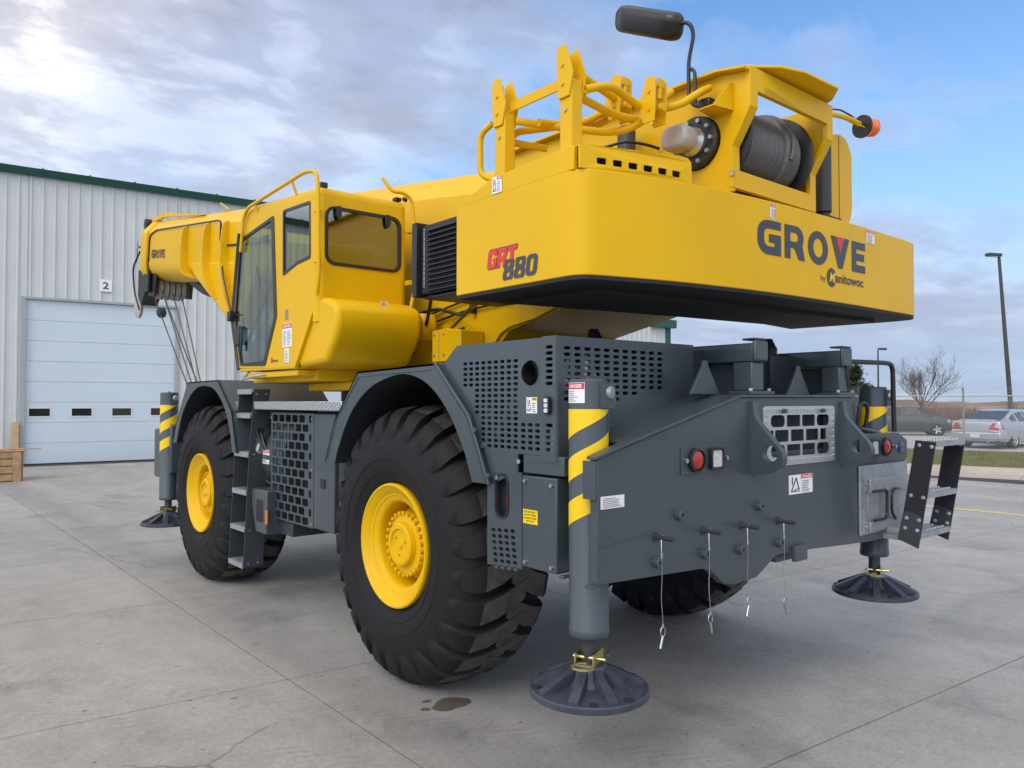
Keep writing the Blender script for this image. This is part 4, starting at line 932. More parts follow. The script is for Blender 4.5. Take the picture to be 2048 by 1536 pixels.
# ---------- bracket posts, walls and handrail above the box
for x in (-.34, .70):
    mb = MB(); mb.box((x, YP+.02, 1.945), (x+.125, YP+.15, 2.115)); bp = mb.build('bracket_post', 'grey', crane, bevel=.008)
    mb = MB(); mb.box((x+.01, YP+.02, 2.118), (x+.13, -1.40, 2.228)); mb.build('bracket_beam', 'grey', bp, bevel=.008)
    mb = MB(); mb.box((x+.002, YP-.004, 2.12), (x+.14, YP+.022, 2.245)); mb.prism([(x+.005, YP, 2.2455),(x+.135,YP,2.2455),(x+.12,YP+.10,2.2455),(x+.02,YP+.10,2.2455)], (0,0,.012)); mb.build('bracket_cap', 'grey', bp, bevel=.02)
    mb = MB(); mb.box((x+.10, YP+.155, 1.93), (x+.115, -1.40, 2.117)); mb.build('bracket_web', 'grey', bp)
    mb = MB(); mb.box((x-.03, YP+.005, 1.925), (x+.22, YP+.16, 1.945))
    mb.build('post_foot', 'grey', bp, bevel=.003)
    mb = MB()
    for dx in (0, .19): mb.bolt((x+dx, YP+.03, 1.945), (0,0,1), .012, .016)
    mb.build('foot_bolt', 'steel', bp)
for x in (-.60, .42):
    mb = MB(); mb.prism([(x-.14, -1.80, 1.925),(x+.14,-1.80,1.925),(x+.025,-1.80,2.09),(x+.02,-1.80,2.12),(x-.02,-1.80,2.12),(x-.025,-1.80,2.09)], (0,.02,0)); mb.build('gusset', 'grey', crane, bevel=.003)
mb = MB(); mb.box((-.47, -1.58, 1.90), (.83, -1.56, 2.20)); mb.box((-.475,-1.61,1.9),(-.46,-1.56,2.21)); mb.box((.38,-1.62,1.93),(.40,-1.58,2.19)); mb.build('rear_deck_wall', 'greydk', crane, bevel=.003)
mb = MB(); mb.box((-.46, -1.56, 1.80), (1.55, -.3, 1.93)); mb.build('rear_deck', 'greydk', crane)
for x, y, z in ((-.75, -1.05, 2.217), (.62, -1.45, 2.20)):
    mb = MB(); mb.lathe([(.075,0),(.065,.02),(.065,.06),(.055,.075),(.03,.13),(.0,.13)], (x, y, z), (0,0,1), 16); mb.build('rubber_buffer', 'plastic', crane, smooth=35)
mb = MB(); mb.tube(fillet([(.86,-1.90,1.80),(.80,YP+.02,2.05),(.80,YP+.02,2.155),(1.36,YP+.02,2.165),(1.50,YP+.02,2.16),(1.515,YP+.02,1.66)], .07), .017, 10); mb.build('handrail', 'black', crane, smooth=50)
mb = MB(); mb.tube(fillet([(.90,YP-.0,1.70),(.90,YP-.02,1.86),(.96,YP-.02,1.88),(1.02,YP-.02,1.84),(1.02,YP-.0,1.70)], .05), .014, 8); mb.build('grab_handle', 'black', crane, smooth=50)
mb = MB(); mb.tube([(.98,YP+.03,1.70),(1.30,YP+.03,1.655)], .016, 8); mb.build('tie_bar', 'grey', crane, smooth=50)
# ---------- outrigger jacks with hazard bands and pads
CA = math.atan2(-.70, -.715)
def jack_parts():
    d = {}
    mb = MB(); mb.lathe([(.096,.735),(.101,.745),(.101,.775),(.098,.78),(.098,1.985),(.092,1.992),(.0,1.992)], (0,0,0), (0,0,1), 40); mb.box((-.02,-.115,1.85),(.07,-.08,1.97))
    mb.bolt((0,0,1.992),(0,0,1),.012,.012); d['tube'] = mb.mesh('outrigger_jack', ['grey'], V((0,0,0)), 35)
    mb = MB(); k = .052
    for j in range(3):
        zl = 1.765-.2125*j; zh = zl+.112
        if j == 0: zh = 1.845
        secs = []
        for i in range(41):
            ph = -pi+2*pi*i/40; a = CA+ph; l = zl+k*ph; h = zh+k*ph
            if j == 0: h = 1.845
            secs.append([V((.0992*math.cos(a), .0992*math.sin(a), z)) for z in (min(l, 1.843), (min(l, 1.843)+h)/2, h)])
        mb.loft(secs, closed=False, caps=False)
    for j, t in enumerate(mb.islands()): d['band%d' % j] = t.mesh('hazard_band', ['stripe'], V((0,0,0)), 35)
    mb = MB(); mb.lathe([(.034,0),(.034,.02),(.028,.028),(.0,.03)], (.075*math.cos(CA+1.15), .075*math.sin(CA+1.15), 1.925), (math.cos(CA+1.1), math.sin(CA+1.1), 0), 20)
    for v in mb.v: v += V((math.cos(CA+1.1), math.sin(CA+1.1), 0))*.028
    d['cap'] = mb.mesh('jack_cap', ['galv'], V((0,0,0)), 35)
    mb = MB(); mb.cyl((0,0,.585),(0,0,.74),.040,20)
    d['rod'] = mb.mesh('jack_rod', ['greydk'], V((0,0,0)), 35)
    mb = MB(); z0 = .45
    mb.lathe([(.288,z0),(.296,z0+.006),(.296,z0+.030),(.288,z0+.036),(.21,z0+.040),(.13,z0+.058),(.100,z0+.090),(.090,z0+.132),(.078,z0+.144),(.05,z0+.148),(.0,z0+.148)], (0,0,0), (0,0,1), 56)
    mb.lathe([(.288,z0),(.0,z0)], (0,0,0), (0,0,1), 56, caps=False)
    for i in range(9):
        T = Matrix.Rotation(2*pi*i/9+.15, 4, 'Z'); w = .020
        pts = [(.08, z0+.136), (.105, z0+.130), (.276, z0+.050), (.276, z0+.034), (.08, z0+.034)]
        mb.add([T @ V((x, s*w*(1.25 if z < z0+.1 else 1), z)) for s in (-1, 1) for x, z in pts], [(0,1,2,3,4),(9,8,7,6,5)]+[(j, (j+1) % 5, 5+(j+1) % 5, 5+j) for j in range(5)])
    d['pad'] = mb.mesh('jack_pad', ['pad'], V((0,0,0)), 32)
    mb = MB()
    for i in range(9):
        a = 2*pi*(i+.5)/9+.15
        if i % 3 == 1: continue
        mb.cyl((.262*math.cos(a), .262*math.sin(a), z0+.032), (.262*math.cos(a), .262*math.sin(a), z0+.0445), .021, 14)
    d['hole'] = mb.mesh('pad_hole_shade', ['under'], V((0,0,0)), 35)  # solid black discs on the rim: shade of holes, painted rather than cut
    mb = MB(); T = Matrix.Rotation(R(25), 4, 'Z')
    mb.box((-.075,-.05,z0+.149),(.075,-.044,z0+.208), T); mb.box((-.075,.044,z0+.149),(.075,.05,z0+.208), T); mb.box((-.075,-.05,z0+.145),(.075,.05,z0+.153), T)
    for s in (-1, 1):
        mb.tube([T @ V((s*(.06+.055*(1-math.cos(t))), .055*math.sin(t)-.01, z0+.160)) for t in [pi*i/8*1.6 for i in range(9)]], .006, 6)
    mb.tube([T @ V((-.03,-.095,z0+.180)), T @ V((-.03,.07,z0+.180))], .009, 8)
    d['latch'] = mb.mesh('pad_latch', ['brass'], V((0,0,0)), 35)
    return d
JP = jack_parts()
def jack(x, y, rear=True):
    o = bpy.data.objects.new('outrigger_jack', JP['tube']); link(o, crane, (x, y, 0))
    for k, n in (('band0','hazard_band'),('band1','hazard_band'),('band2','hazard_band'),('cap','jack_cap'),('rod','jack_rod'),('pad','jack_pad'),('hole','pad_hole_shade'),('latch','pad_latch')):
        c = bpy.data.objects.new(n, JP[k]); link(c, o, (x, y, 0))
        if k == 'hole': c['kind'] = 'stuff'
    return o
JR = [jack(-1.555, -1.79), jack(1.49, -1.79), jack(-1.58, 5.05), jack(1.50, 5.05)]
o = JR[0]; jf = lambda a0: (lambda p: V((-1.555+.0985*math.cos(a0+p[0]/.0985), -1.79+.0985*math.sin(a0+p[0]/.0985), 1.845+p[1])))
st = MB()
def arcq(w0, w1, h0, h1, r, mi):
    st.mi = mi; n = 6; g = lambda w, h: V((-1.555+r*math.cos(CA-1.35+w/.0985), -1.79+r*math.sin(CA-1.35+w/.0985), 1.875+h))
    st.loft([[g(w0+(w1-w0)*i/n, h0), g(w0+(w1-w0)*i/n, h1)] for i in range(n+1)], closed=False, caps=False)
arcq(0, .115, 0, .10, .0998, 0); arcq(.002, .113, .068, .098, .1003, 1)
for i in range(6): arcq(.012, .05+.05*random.random(), .008+.0095*i, .0115+.0095*i, .1003, 3)
st.mi = 2; put_text(st, 'DANGER', lambda p: V((-1.555+.1008*math.cos(CA-1.35+p[0]/.0985), -1.79+.1008*math.sin(CA-1.35+p[0]/.0985), 1.875+p[1])), .014, .074, .088, .018, bold=.03)
st.build('danger_sticker', ['white','redv','white','inkm'], o, recalc=False)
for x, y, s in ((-1.58,5.05,1),):
    mb = MB(); mb.box((x-.02, y-.13, 1.05), (x+.30, y+.13, 1.62)); mb.build('front_outrigger_box', 'grey', crane, bevel=.02)
    mb = MB(); mb.box((x-.05, y+.12, .98), (x+.05, y+.42, 1.56)); mb.build('front_end_box', 'grey', crane, bevel=.02)
mb = MB(); mb.box((-1.45, 4.90, 1.05), (1.45, 5.18, 1.60)); mb.build('front_outrigger_beam', 'grey', crane, bevel=.02)
mb = MB(); mb.box((-1.50,5.18,1.86),(-1.46,5.62,1.93)); mb.build('front_marker_lamp', 'orange', crane)
mb = MB(); mb.cyl((-1.33,-1.70,1.74),(-1.33,-1.70,1.93),.028,14); mb.build('sensor_post', 'grey', crane, smooth=40)
# ================================================================== superstructure
# ---------- counterweight
rear_curve = crom([(-1.61,-1.66),(-1.605,-1.72),(-1.575,-1.775),(-1.51,-1.812),(-1.25,-1.885),(-.96,-1.950),(-.48,-2.018),(0,-2.052),(.6,-2.070),(1.2,-2.068),(1.53,-2.062),(1.635,-2.037),(1.693,-1.98),(1.715,-1.89),(1.718,-1.78)], 5)
def rear_y(x):
    for (a, b), (c, d) in zip(rear_curve[8:], rear_curve[9:]):
        if a <= x <= c and c > a: return b+(d-b)*(x-a)/(c-a)
    return -2.05
cwp = [(-1.61,-.745)]+rear_curve+[(1.67,-1.03),(.80,-1.16),(.15,-1.0),(-1.2,-.80)]
mb = MB(); mb.prism([(x, y, 2.515) for x, y in cwp], (0, 0, .535)); cw = mb.build('counterweight', 'yellow', crane, smooth=25)
bv = cw.modifiers.new('bevel', 'BEVEL'); bv.width = .005; bv.segments = 2; bv.limit_method = 'ANGLE'; bv.angle_limit = R(40)
mb = MB(); mb.prism([(x*.997, y*.997-.002, 2.495) for x, y in cwp], (0, 0, .0195)); mb.build('underside_plate', 'under', cw)
mb = MB(); mb.box((.75,-1.9,2.44),(1.62,-1.1,2.4945)) if 0 else mb.prism([(-1.3,-1.6,2.47),(1.4,-1.85,2.47),(1.4,-1.3,2.47),(-1.3,-1.0,2.47)], (0,0,.024)); mb.build('underside_block', 'under', cw)
mb = MB(); mb.prism([(-1.610,-.748,3.046),(-1.610,-.83,3.078),(-1.610,-1.09,3.150),(-1.610,-1.70,3.168),(-1.610,-1.745,3.168),(-1.610,-1.745,3.046)], (.03,0,0)); mb.build('side_cover', 'yellow', cw, bevel=.004)
# rear cover above the weight with vent slots, following the curve
def cvf(p): return V((p[0], rear_y(max(p[0], -1.56))+.012, p[1]))
out = [(-1.60,3.05),(-1.60,3.168),(-1.45,3.174),(-1.2,3.186),(-1.0,3.195),(-.945,3.19),(-.92,3.17),(-.915,3.05)]
hs = [rrect(-1.475+.0905*i, 3.098-.001*i, .058, .034, .008, 2) for i in range(6)]
mb = MB(); mb.plate(out, hs, cvf, (0, .010, 0)); mb.build('vent_cover', 'yellow', cw)
mb = MB(); mb.prism([(-1.59,-1.76,3.165),(-.93,-1.93,3.185),(-.93,-1.2,3.185),(-1.59,-1.1,3.150)], (0,0,.006)); mb.build('cover_top', 'yellow', cw)
mb = MB(); mb.prism([(-1.5,-1.74,3.052),(-.93,-1.88,3.052),(-.93,-1.2,3.052),(-1.5,-1.2,3.052)], (0,0,.10)); mb.build('cover_inside', 'under', cw)  # dark box under the cover, its colour standing for shade in the slots
# decals on the weight: hand cut letters
def letters_GROVE():
    L = {}
    def arc(cx, cy, rx, ry, a0, a1, n=10): return [(cx+rx*math.cos(R(a0+(a1-a0)*i/n)), cy+ry*math.sin(R(a0+(a1-a0)*i/n))) for i in range(n+1)]
    t = .25
    L['G'] = ([(.96,1.0),(.42,1.0)]+arc(.42,.62,.42,.38,90,180,7)[1:]+arc(.42,.38,.42,.38,180,270,7)+[(.96,0),(.96,.60),(.46,.60),(.46,.36),(.70,.36),(.70,.24),(.44,.24)]+arc(.44,.42,.19,.18,270,180,6)[1:]+arc(.44,.58,.19,.18,180,90,6)+[(.96,.76)], [])
    L['R'] = ([(0,0),(0,1),(.52,1)]+arc(.52,.66,.34,.34,90,-35,9)[1:]+[(.92,0),(.64,0),(.44,.33),(.25,.33),(.25,0)], [[(.25,.52),(.50,.52)]+arc(.50,.66,.12,.13,-80,80,6)+[(.50,.80),(.25,.80)]])
    L['O'] = (arc(.5,.5,.5,.52,0,345,23), [arc(.5,.5,.25,.30,345,0,19)])
    L['V'] = ([(0,1),(.27,1),(.51,.38),(.75,1),(1.02,1),(.62,0),(.40,0)], [])
    L['v'] = ([(.31,1),(.71,1),(.51,.46)], [])
    L['E'] = ([(0,0),(0,1),(.80,1),(.80,.76),(.26,.76),(.26,.62),(.74,.62),(.74,.39),(.26,.39),(.26,.24),(.80,.24),(.80,0)], [])
    return L
LG = letters_GROVE()
def grove(parent, f, n, x0, z0, h, sx, name='lettering'):
    n = V(n); mb = MB(); x = x0
    for ch, w in (('G',1.0),('R',.95),('O',1.03),('V',1.04),('E',.82)):
        for c, mi in ((ch, 0),)+((('v', 1),) if ch == 'V' else ()):
            o, hl = LG[c]; mb.mi = mi; mb.plate([(x+p[0]*h*sx, z0+p[1]*h) for p in o], [[(x+p[0]*h*sx, z0+p[1]*h) for p in q] for q in hl], lambda p: f(p)+n*.0035, -n*.0025)
        x += (w+.13)*h*sx
    return mb.build(name, ['inkg', 'redv'], parent)
rf = lambda p: V((p[0], rear_y(p[0]), p[1]))
grove(cw, rf, (0,-1,0), -.415, 2.735, .200, 1.13)
mb = MB(); g4 = lambda p: rf(p)+V((0,-.003,0))
put_text(mb, 'by', g4, .225, 2.625, .055, .045); put_text(mb, 'anitowoc', g4, .395, 2.640, .37, .058, bold=.02)
disc = [(.352+.056*math.cos(t), 2.666+.060*math.sin(t)) for t in [R(35)+R(290)*i/24 for i in range(25)]]+[(.372,2.640)]
mb.add([g4(p) for p in disc], [tuple(range(len(disc)))]); mb.build('maker_lettering', 'inkg', cw, recalc=False)
mb = MB(); put_text(mb, 'M', lambda p: rf(p)+V((0,-.0045,0)), .325, 2.638, .062, .058, bold=.03, shear=.25); mb.build('maker_initial', 'yelv', cw, recalc=False)
def model_letters():
    rr = lambda x0, y0, x1, y1, r: rrect((x0+x1)/2, (y0+y1)/2, x1-x0, y1-y0, r, 4)
    e8 = fil2([(.10,1.0),(.90,1.0),(.97,.90),(.97,.60),(.88,.51),(1.0,.40),(1.0,.10),(.90,0),(.10,0),(0,.10),(0,.40),(.12,.51),(.03,.60),(.03,.90)], .09, 3)
    d = {'8': (e8, [rr(.34,.15,.66,.38,.10)[::-1], rr(.35,.64,.65,.86,.10)[::-1]]), '0': (rr(0,0,1,1,.28), [rr(.34,.18,.66,.82,.12)[::-1]])}
    d['G'] = (fil2([(.15,1),(.85,1),(1,.86),(1,.66),(.66,.66),(.66,.78),(.36,.78),(.36,.22),(.66,.22),(.66,.36),(.54,.36),(.54,.54),(1,.54),(1,.14),(.85,0),(.15,0),(0,.14),(0,.86)], .05, 2), [])
    d['R'] = (fil2([(0,0),(0,1),(.85,1),(1,.86),(1,.56),(.86,.46),(.98,.36),(1,0),(.66,0),(.64,.30),(.36,.30),(.36,0)], .05, 2), [rr(.36,.54,.64,.78,.06)[::-1]])
    d['T'] = ([(0,1),(1,1),(1,.74),(.68,.74),(.68,0),(.32,0),(.32,.74),(0,.74)], []); return d
ML = model_letters()
def model_word(word, y0, z0, w, h, gap, x, mi, mb, grow=0.0, sh=.16):
    for i, ch in enumerate(word):
        o, hl = ML[ch]; q = lambda p: (y0+i*(w+gap)-grow+p[0]*(w+2*grow)+sh*h*p[1], z0-grow+p[1]*(h+2*grow))
        mb.mi = mi; mb.plate([q(p) for p in o], [[q(p) for p in k] for k in hl], lambda p: V((x, -p[0], p[1])), (.0012, 0, 0))
mb = MB(); model_word('GRT', 1.048, 2.632, .078, .105, .006, -1.6116, 1, mb, .005); model_word('GRT', 1.048, 2.632, .078, .105, .006, -1.6132, 0, mb)
model_word('880', 1.185, 2.553, .088, .112, .008, -1.6148, 1, mb); mb.build('model_lettering', ['redv', 'inkg'], cw)
sticker('danger_sticker', cw, SL_(-1.612, -1.095, 3.052), (-1,0,0), .085, .095, 'DANGER', lines=6, pic=True)
for x in (-.30, .815): sticker('danger_sticker', cw, (lambda x: (lambda p: V((x+p[0], rear_y(x)-.001, 2.95+p[1]))))(x), (0,-1,0), .115, .085, 'DANGER', lines=5)
# ---------- oil cooler with louvres, in front of the weight
mb = MB(); mb.box((-1.46,-.70,2.60),(-.80,-.13,3.06)); oc = mb.build('oil_cooler', 'black', crane, bevel=.006)
mb = MB(); mb.box((-1.50,-.135,2.585),(-1.40,-.08,3.085)); mb.box((-1.505,-.735,2.585),(-1.42,-.70,3.07)); mb.build('cooler_frame', 'black', oc, bevel=.004)
for i in range(13):
    z = 2.625+.033*i; mb = MB(); mb.prism([(-1.462,-.695,z),(-1.462,-.20,z),(-1.492,-.20,z-.014),(-1.492,-.695,z-.014)], (0,0,.006)); mb.build('louvre_slat', 'plastic', oc)
mb = MB(); mb.box((-1.44,-.70,2.57),(-.8,-.14,2.59)); mb.build('cooler_tray', 'black', oc, bevel=.004)
mb = MB(); mb.box((-1.465,-.185,2.64),(-1.455,-.165,3.04)); mb.build('cooler_edge', 'steel', oc)
# ---------- superstructure side plates and under box
sp = [(2.35,2.19),(2.35,2.62),(1.9,3.0),(.05,3.795),(-1.85,3.795),(-2.04,3.76),(-2.04,3.56),(-1.92,3.36),(-1.92,3.10),(-1.0,2.85),(-.62,2.62),(-.48,2.575),(-.18,2.50),(.10,2.46),(.20,2.42),(.26,2.36),(.42,2.30),(.50,2.19)]
slot = rrect(.98, 2.83, .28, .085, .04, 5)
mb = MB(); mb.plate(sp, [slot, circ(-1.68, 3.43, .16, 24)], SX(-.50), (.03,0,0)); pl = mb.build('side_frame_plate', 'yellow', crane, bevel=.003)
mb = MB(); mb.plate(sp, [slot], SX(.40), (.03,0,0)); mb.build('side_frame_plate', 'yellow', crane, bevel=.003)
mb = MB(); mb.box((-.56, -.62, 2.60), (-.501, -.52, 2.75)); 
for a, b in zip([(.05,3.795),(-1.85,3.795)], [(-1.85,3.795),(-2.04,3.76)]): mb.prism([(-.56,a[0],a[1]),(-.56,b[0],b[1]),(-.47,b[0],b[1]),(-.47,a[0],a[1])], (0,0,.014))
mb.prism([(-.52,-.30,2.60),(-.52,-.24,2.60),(-.52,-.24,3.2),(-.52,-.30,3.2)], (.02,0,0)); mb.build('frame_flange', 'yellow', pl)
mb = MB(); mb.prism([(-.47,2.35,2.19),(-.47,.52,2.19),(-.47,.26,2.33),(-.47,.12,2.44),(-.47,-.48,2.56),(-.47,-1.0,2.66),(-.47,-1.0,2.70),(-.47,2.35,2.26)], (1.22,0,0)); mb.build('frame_floor', 'yellow', crane)
mb = MB(); mb.box((-.469,-.95,2.7),(.399,-.90,3.3)); mb.box((-.469,1.2,2.2),(.399,1.23,2.7)); mb.build('frame_bulkhead', 'yellow', crane)
mb = MB()
for y, z in ((.65,2.62),(-.20,2.62),(.30,2.86),(-1.35,3.66),(-1.48,3.52),(-1.40,3.40),(-1.92,3.20),(-1.86,3.62)): mb.bolt((-.50, y, z), (-1,0,0), .02, .015)
mb.build('frame_bolt', 'brass', pl)
mb = MB(); mb.box((-1.40,1.55,2.06),(-.30,2.95,2.16)); mb.prism([(-1.1,1.45,1.98),(-.4,1.45,1.98),(-.4,2.35,1.98),(-1.1,2.35,1.98)], (0,0,.079)); mb.build('cab_support', 'yellow', crane, bevel=.015)
mb = MB(); mb.box((-.86,1.24,1.93),(-.72,1.40,2.14)); mb.build('cab_mount_lug', 'yellow', crane, bevel=.03)
mb = MB(); mb.prism([(-.74,.40,2.205),(-.74,.80,2.205),(-.74,.80,2.465),(-.74,.60,2.475),(-.74,.40,2.45)], (.23,0,0)); vb = mb.build('valve_box', 'yellow', crane, bevel=.008)
mb = MB()
for y, z in ((.765,2.43),(.63,2.43),(.765,2.26),(.63,2.26)): mb.bolt((-.74, y, z), (-1,0,0), .010, .008)
mb.box((-.743,.695,2.22),(-.741,.70,2.45)); mb.build('valve_box_bolt', 'inkm', vb)
mb = MB(); oct_ = [(1.08,2.40),(1.16,2.44),(1.19,2.52),(1.16,2.59),(1.10,2.625),(.98,2.63),(.945,2.55),(.955,2.46),(1.0,2.40)]
mb.plate([(y-.02, z) for y, z in oct_], [], SX(-.74), (.14,0,0)); mb.build('reel_housing', 'yellow', crane, bevel=.02)
# hoses and hard lines on the frame
def hose(pts, r, m_='plastic', name='hose', par=None, f=.12): mb = MB(); mb.tube(fillet(pts, f), r, 8); return mb.build(name, m_, par or crane, smooth=50)
for dz in (0, -.085): hose([(-.53,1.35,2.62+dz),(-.53,.62,2.72+dz),(-.53,-.1,2.75+dz),(-.53,-.8,2.80+dz)], .010, 'black', 'hydraulic_line', pl)
hose([(-1.0,-.2,2.60),(-.62,.55,2.58),(-.58,.95,2.68),(-.58,1.3,2.66)], .016); hose([(-.9,-.05,2.62),(-.60,.80,2.45),(-.60,.9,2.40),(-.56,.75,2.46),(-.60,.55,2.48)], .012)
hose([(-1.42,-.11,2.6),(-.80,.72,2.74),(-.70,.95,2.50),(-.66,1.2,2.42)], .016); hose([(-.56,1.42,2.75),(-.56,1.30,2.55),(-.62,1.28,2.30)], .02); hose([(-.60,1.5,2.7),(-.56,1.38,2.5),(-.6,1.36,2.28)], .014)
mb = MB(); mb.box((-.56,.50,2.60),(-.505,.53,2.76)); mb.build('line_clamp', 'black', pl)
# ---------- winch housing
mb = MB(); mb.plate([(-.515,-1.60),(-.515,-1.90),(-.475,-1.99),(-.30,-2.115),(-.12,-2.165),(.26,-2.17),(.40,-2.06),(.455,-1.97),(.455,-1.93),(-.40,-1.93),(-.40,-1.60)], [], lambda p: V((p[0], p[1], 3.800+(.012*(p[0]+.5)))), (0,0,.016)); wr = mb.build('winch_roof_plate', 'yellow', crane, bevel=.003)
def frame_y(z): return -2.04 if z > 3.56 else (-1.92 if z < 3.36 else -2.04+.12*(3.56-z)/.20)
fo_ = [(-.505,3.12),(-.505,3.36),(-.505,3.56),(-.505,3.785),(.43,3.785),(.43,3.56),(.43,3.36),(.43,3.12)]
fi_ = [(-.435,3.225),(-.435,3.36),(-.43,3.56),(-.43,3.655),(.36,3.655),(.36,3.56),(.36,3.36),(.36,3.225)]
mb = MB()
ff = lambda p: V((p[0], frame_y(p[1])-.004, p[1]))
def fq(pts, t=.03): mb.prism([ff(p) for p in pts], (0, t, 0))
fq([fo_[0],fo_[1],fi_[1],fi_[0]]); fq([fo_[1],fo_[2],fi_[2],fi_[1]]); fq([fo_[2],fo_[3],fi_[3],fi_[2]]); fq([fo_[3],fo_[4],fi_[4],fi_[3]]); fq([fo_[4],fo_[5],fi_[5],fi_[4]]); fq([fo_[5],fo_[6],fi_[6],fi_[5]]); fq([fo_[6],fo_[7],fi_[7],fi_[6]]); fq([fo_[7],fo_[0],fi_[0],fi_[7]])
wf = mb.build('winch_frame', 'yellow', crane)
mb = MB(); mb.prism([(-.36,-2.044,3.70),(-.30,-2.044,3.70),(.05,-2.044,3.66),(.05,-2.044,3.656),(-.36,-2.044,3.656)], (0,.01,0)); mb.build('frame_gusset', 'yellow', wf)
# drum with wraps of rope
prof = [(.06,-.44)]; n = 19
for i in range(n):
    for f in (0.0, .14, .32, .5, .68, .86):
        x = -.37+.62*(i+f)/n; lay = .024 if 12 < i < 17 else 0.0; prof.append((.222+lay+.0185*math.sqrt(max(0, 1-(2*f-1)**2)), x))
prof.append((.06,.31))
mb = MB(); mb.lathe(prof, (0,-1.69,3.46), (1,0,0), 48); dr = mb.build('winch_drum', 'rope', crane, smooth=50)
mb = MB()
for x in (-.41, .275): mb.lathe([(.10,0),(.285,0),(.295,.006),(.295,.022),(.285,.028),(.10,.028)], (x,-1.69,3.46), (1,0,0), 48)
mb.build('drum_flange', 'black', dr, smooth=40)
mb = MB(); mb.tube([(.10+.02*math.sin(t*2), -1.69-.265*math.sin(t), 3.46+.265*math.cos(t)) for t in [R(-25)+R(130)*i/16 for i in range(17)]], .016, 8); mb.build('crossover_rope', 'rope', dr, smooth=60)
mb = MB(); mb.lathe([(.155,0),(.155,.035),(.145,.04),(.09,.04)], (-.501,-1.68,3.43), (-1,0,0), 36); wm = mb.build('winch_motor', 'black', crane, smooth=35)
mb = MB(); mb.lathe([(.085,.036),(.085,.06),(.08,.065),(.07,.10),(.0,.10)], (-.501,-1.68,3.43), (-1,0,0), 28); mb.build('motor_flange', 'alu', wm, smooth=35)
mb = MB(); mb.prism([(-.60,-1.60,3.36),(-.60,-1.73,3.36),(-.60,-1.76,3.40),(-.60,-1.76,3.47),(-.60,-1.72,3.50),(-.60,-1.61,3.50),(-.60,-1.58,3.46),(-.60,-1.58,3.39)], (-.13,0,0)); mb.build('motor_case', 'cast', wm, bevel=.018)
mb = MB()
for i in range(10):
    a = 2*pi*i/10; mb.cyl((-.53,-1.68+.125*math.cos(a),3.43+.125*math.sin(a)), (-.56,-1.68+.125*math.cos(a),3.43+.125*math.sin(a)), .013, 8)
mb.build('motor_bolt', 'galv', wm)
# hydraulic canisters, right hand tank housing, beacon
mb = MB(); mb.lathe([(.03,0),(.045,.012),(.058,.03),(.058,.42),(.05,.45),(.0,.455)], (-.62,-1.22,3.18), (0,0,1), 24); mb.build('filter_canister', 'greydk', crane, smooth=35)
mb = MB(); mb.lathe([(.03,0),(.03,.03),(.056,.035),(.056,.50),(.045,.52),(.0,.52)], (.76,-1.80,3.16), (0,0,1), 24); fcn = mb.build('filter_canister', 'greydk', crane, smooth=35)
mb = MB(); mb.cyl((.76,-1.80,3.70),(.76,-1.80,3.76),.040,16); mb.build('canister_cap', 'galv', fcn, smooth=35)
mb = MB(); mb.box((.66,-1.86,3.10),(.90,-1.74,3.16)); mb.build('canister_base', 'black', fcn)
pts = fil2([(.86,3.12),(.86,3.76),(1.0,3.80),(1.10,3.78),(1.18,3.69),(1.18,3.27),(1.13,3.17),(1.05,3.14)], .035, 4)
mb = MB(); mb.plate(pts, [], RY(-1.80), (0,.75,0)); th = mb.build('tank_housing', 'yellow', crane, bevel=.01)
mb = MB(); mb.box((.985,-1.802,3.145),(.991,-1.797,3.78)); mb.build('housing_seam', 'black', th)
mb = MB(); mb.tube(fillet([(.45,-1.95,3.77),(.62,-1.96,3.80),(.80,-1.96,3.82),(.95,-1.97,3.81)], .06), .018, 8); mb.prism([(.90,-2.0,3.78),(1.02,-2.0,3.78),(1.02,-1.90,3.84),(.90,-1.90,3.84)], (0,0,.008)); bk = mb.build('beacon_bracket', 'yellow', crane, smooth=40)
mb = MB(); mb.lathe([(.078,0),(.078,.02),(.060,.025),(.060,.035)], (.975,-1.97,3.80), V((.95,-.25,.05)), 24); bc = mb.build('warning_beacon', 'black', crane, smooth=35)
mb = MB(); mb.lathe([(.058,.035),(.057,.085),(.062,.088),(.060,.12),(.048,.137),(.0,.142)], (.975,-1.97,3.80), V((.95,-.25,.05)), 24); mb.build('beacon_lens', 'amber', bc, smooth=35)
hose([(.50,-1.95,3.80),(.65,-1.97,3.845),(.85,-1.97,3.84),(.93,-1.98,3.80)], .006, 'plastic', 'beacon_cable', bk)
# ---------- mirror on its bent arm
mb = MB(); q = V((0,-1.40,4.235)); T = Matrix.Translation((-.62,-1.405,4.235)) @ Matrix.Rotation(R(27), 4, 'X') @ Matrix.Rotation(R(-20), 4, 'Y')
secs = []
for x, s in ((-.075,.55),(-.060,.88),(-.02,1.0),(.02,1.0),(.035,.96)):
    secs.append([T @ V((x, p[0], p[1])) for p in rrect(0, 0, .555*s, .158*s, .06*s, 5)])
mb.loft(secs); mr = mb.build('mirror', 'plastic', crane, smooth=50)
mb = MB(); mb.loft([[T @ V((x, p[0], p[1])) for p in rrect(0, 0, .52, .135, .05, 5)] for x in (.0355,.038)]); mb.build('mirror_glass', 'mirrorg', mr)
hose([(-.63,-1.40,4.19),(-.64,-1.60,4.145),(-.62,-1.715,4.12),(-.60,-1.73,4.05),(-.60,-1.69,3.90),(-.60,-1.69,3.68),(-.60,-1.74,3.61),(-.59,-1.84,3.605)], .012, 'plastic', 'mirror_arm', mr, .05)
hose([(-.60,-1.69,3.86),(-.60,-1.735,3.83),(-.60,-1.738,3.62)], .011, 'plastic', 'mirror_brace', mr, .05)
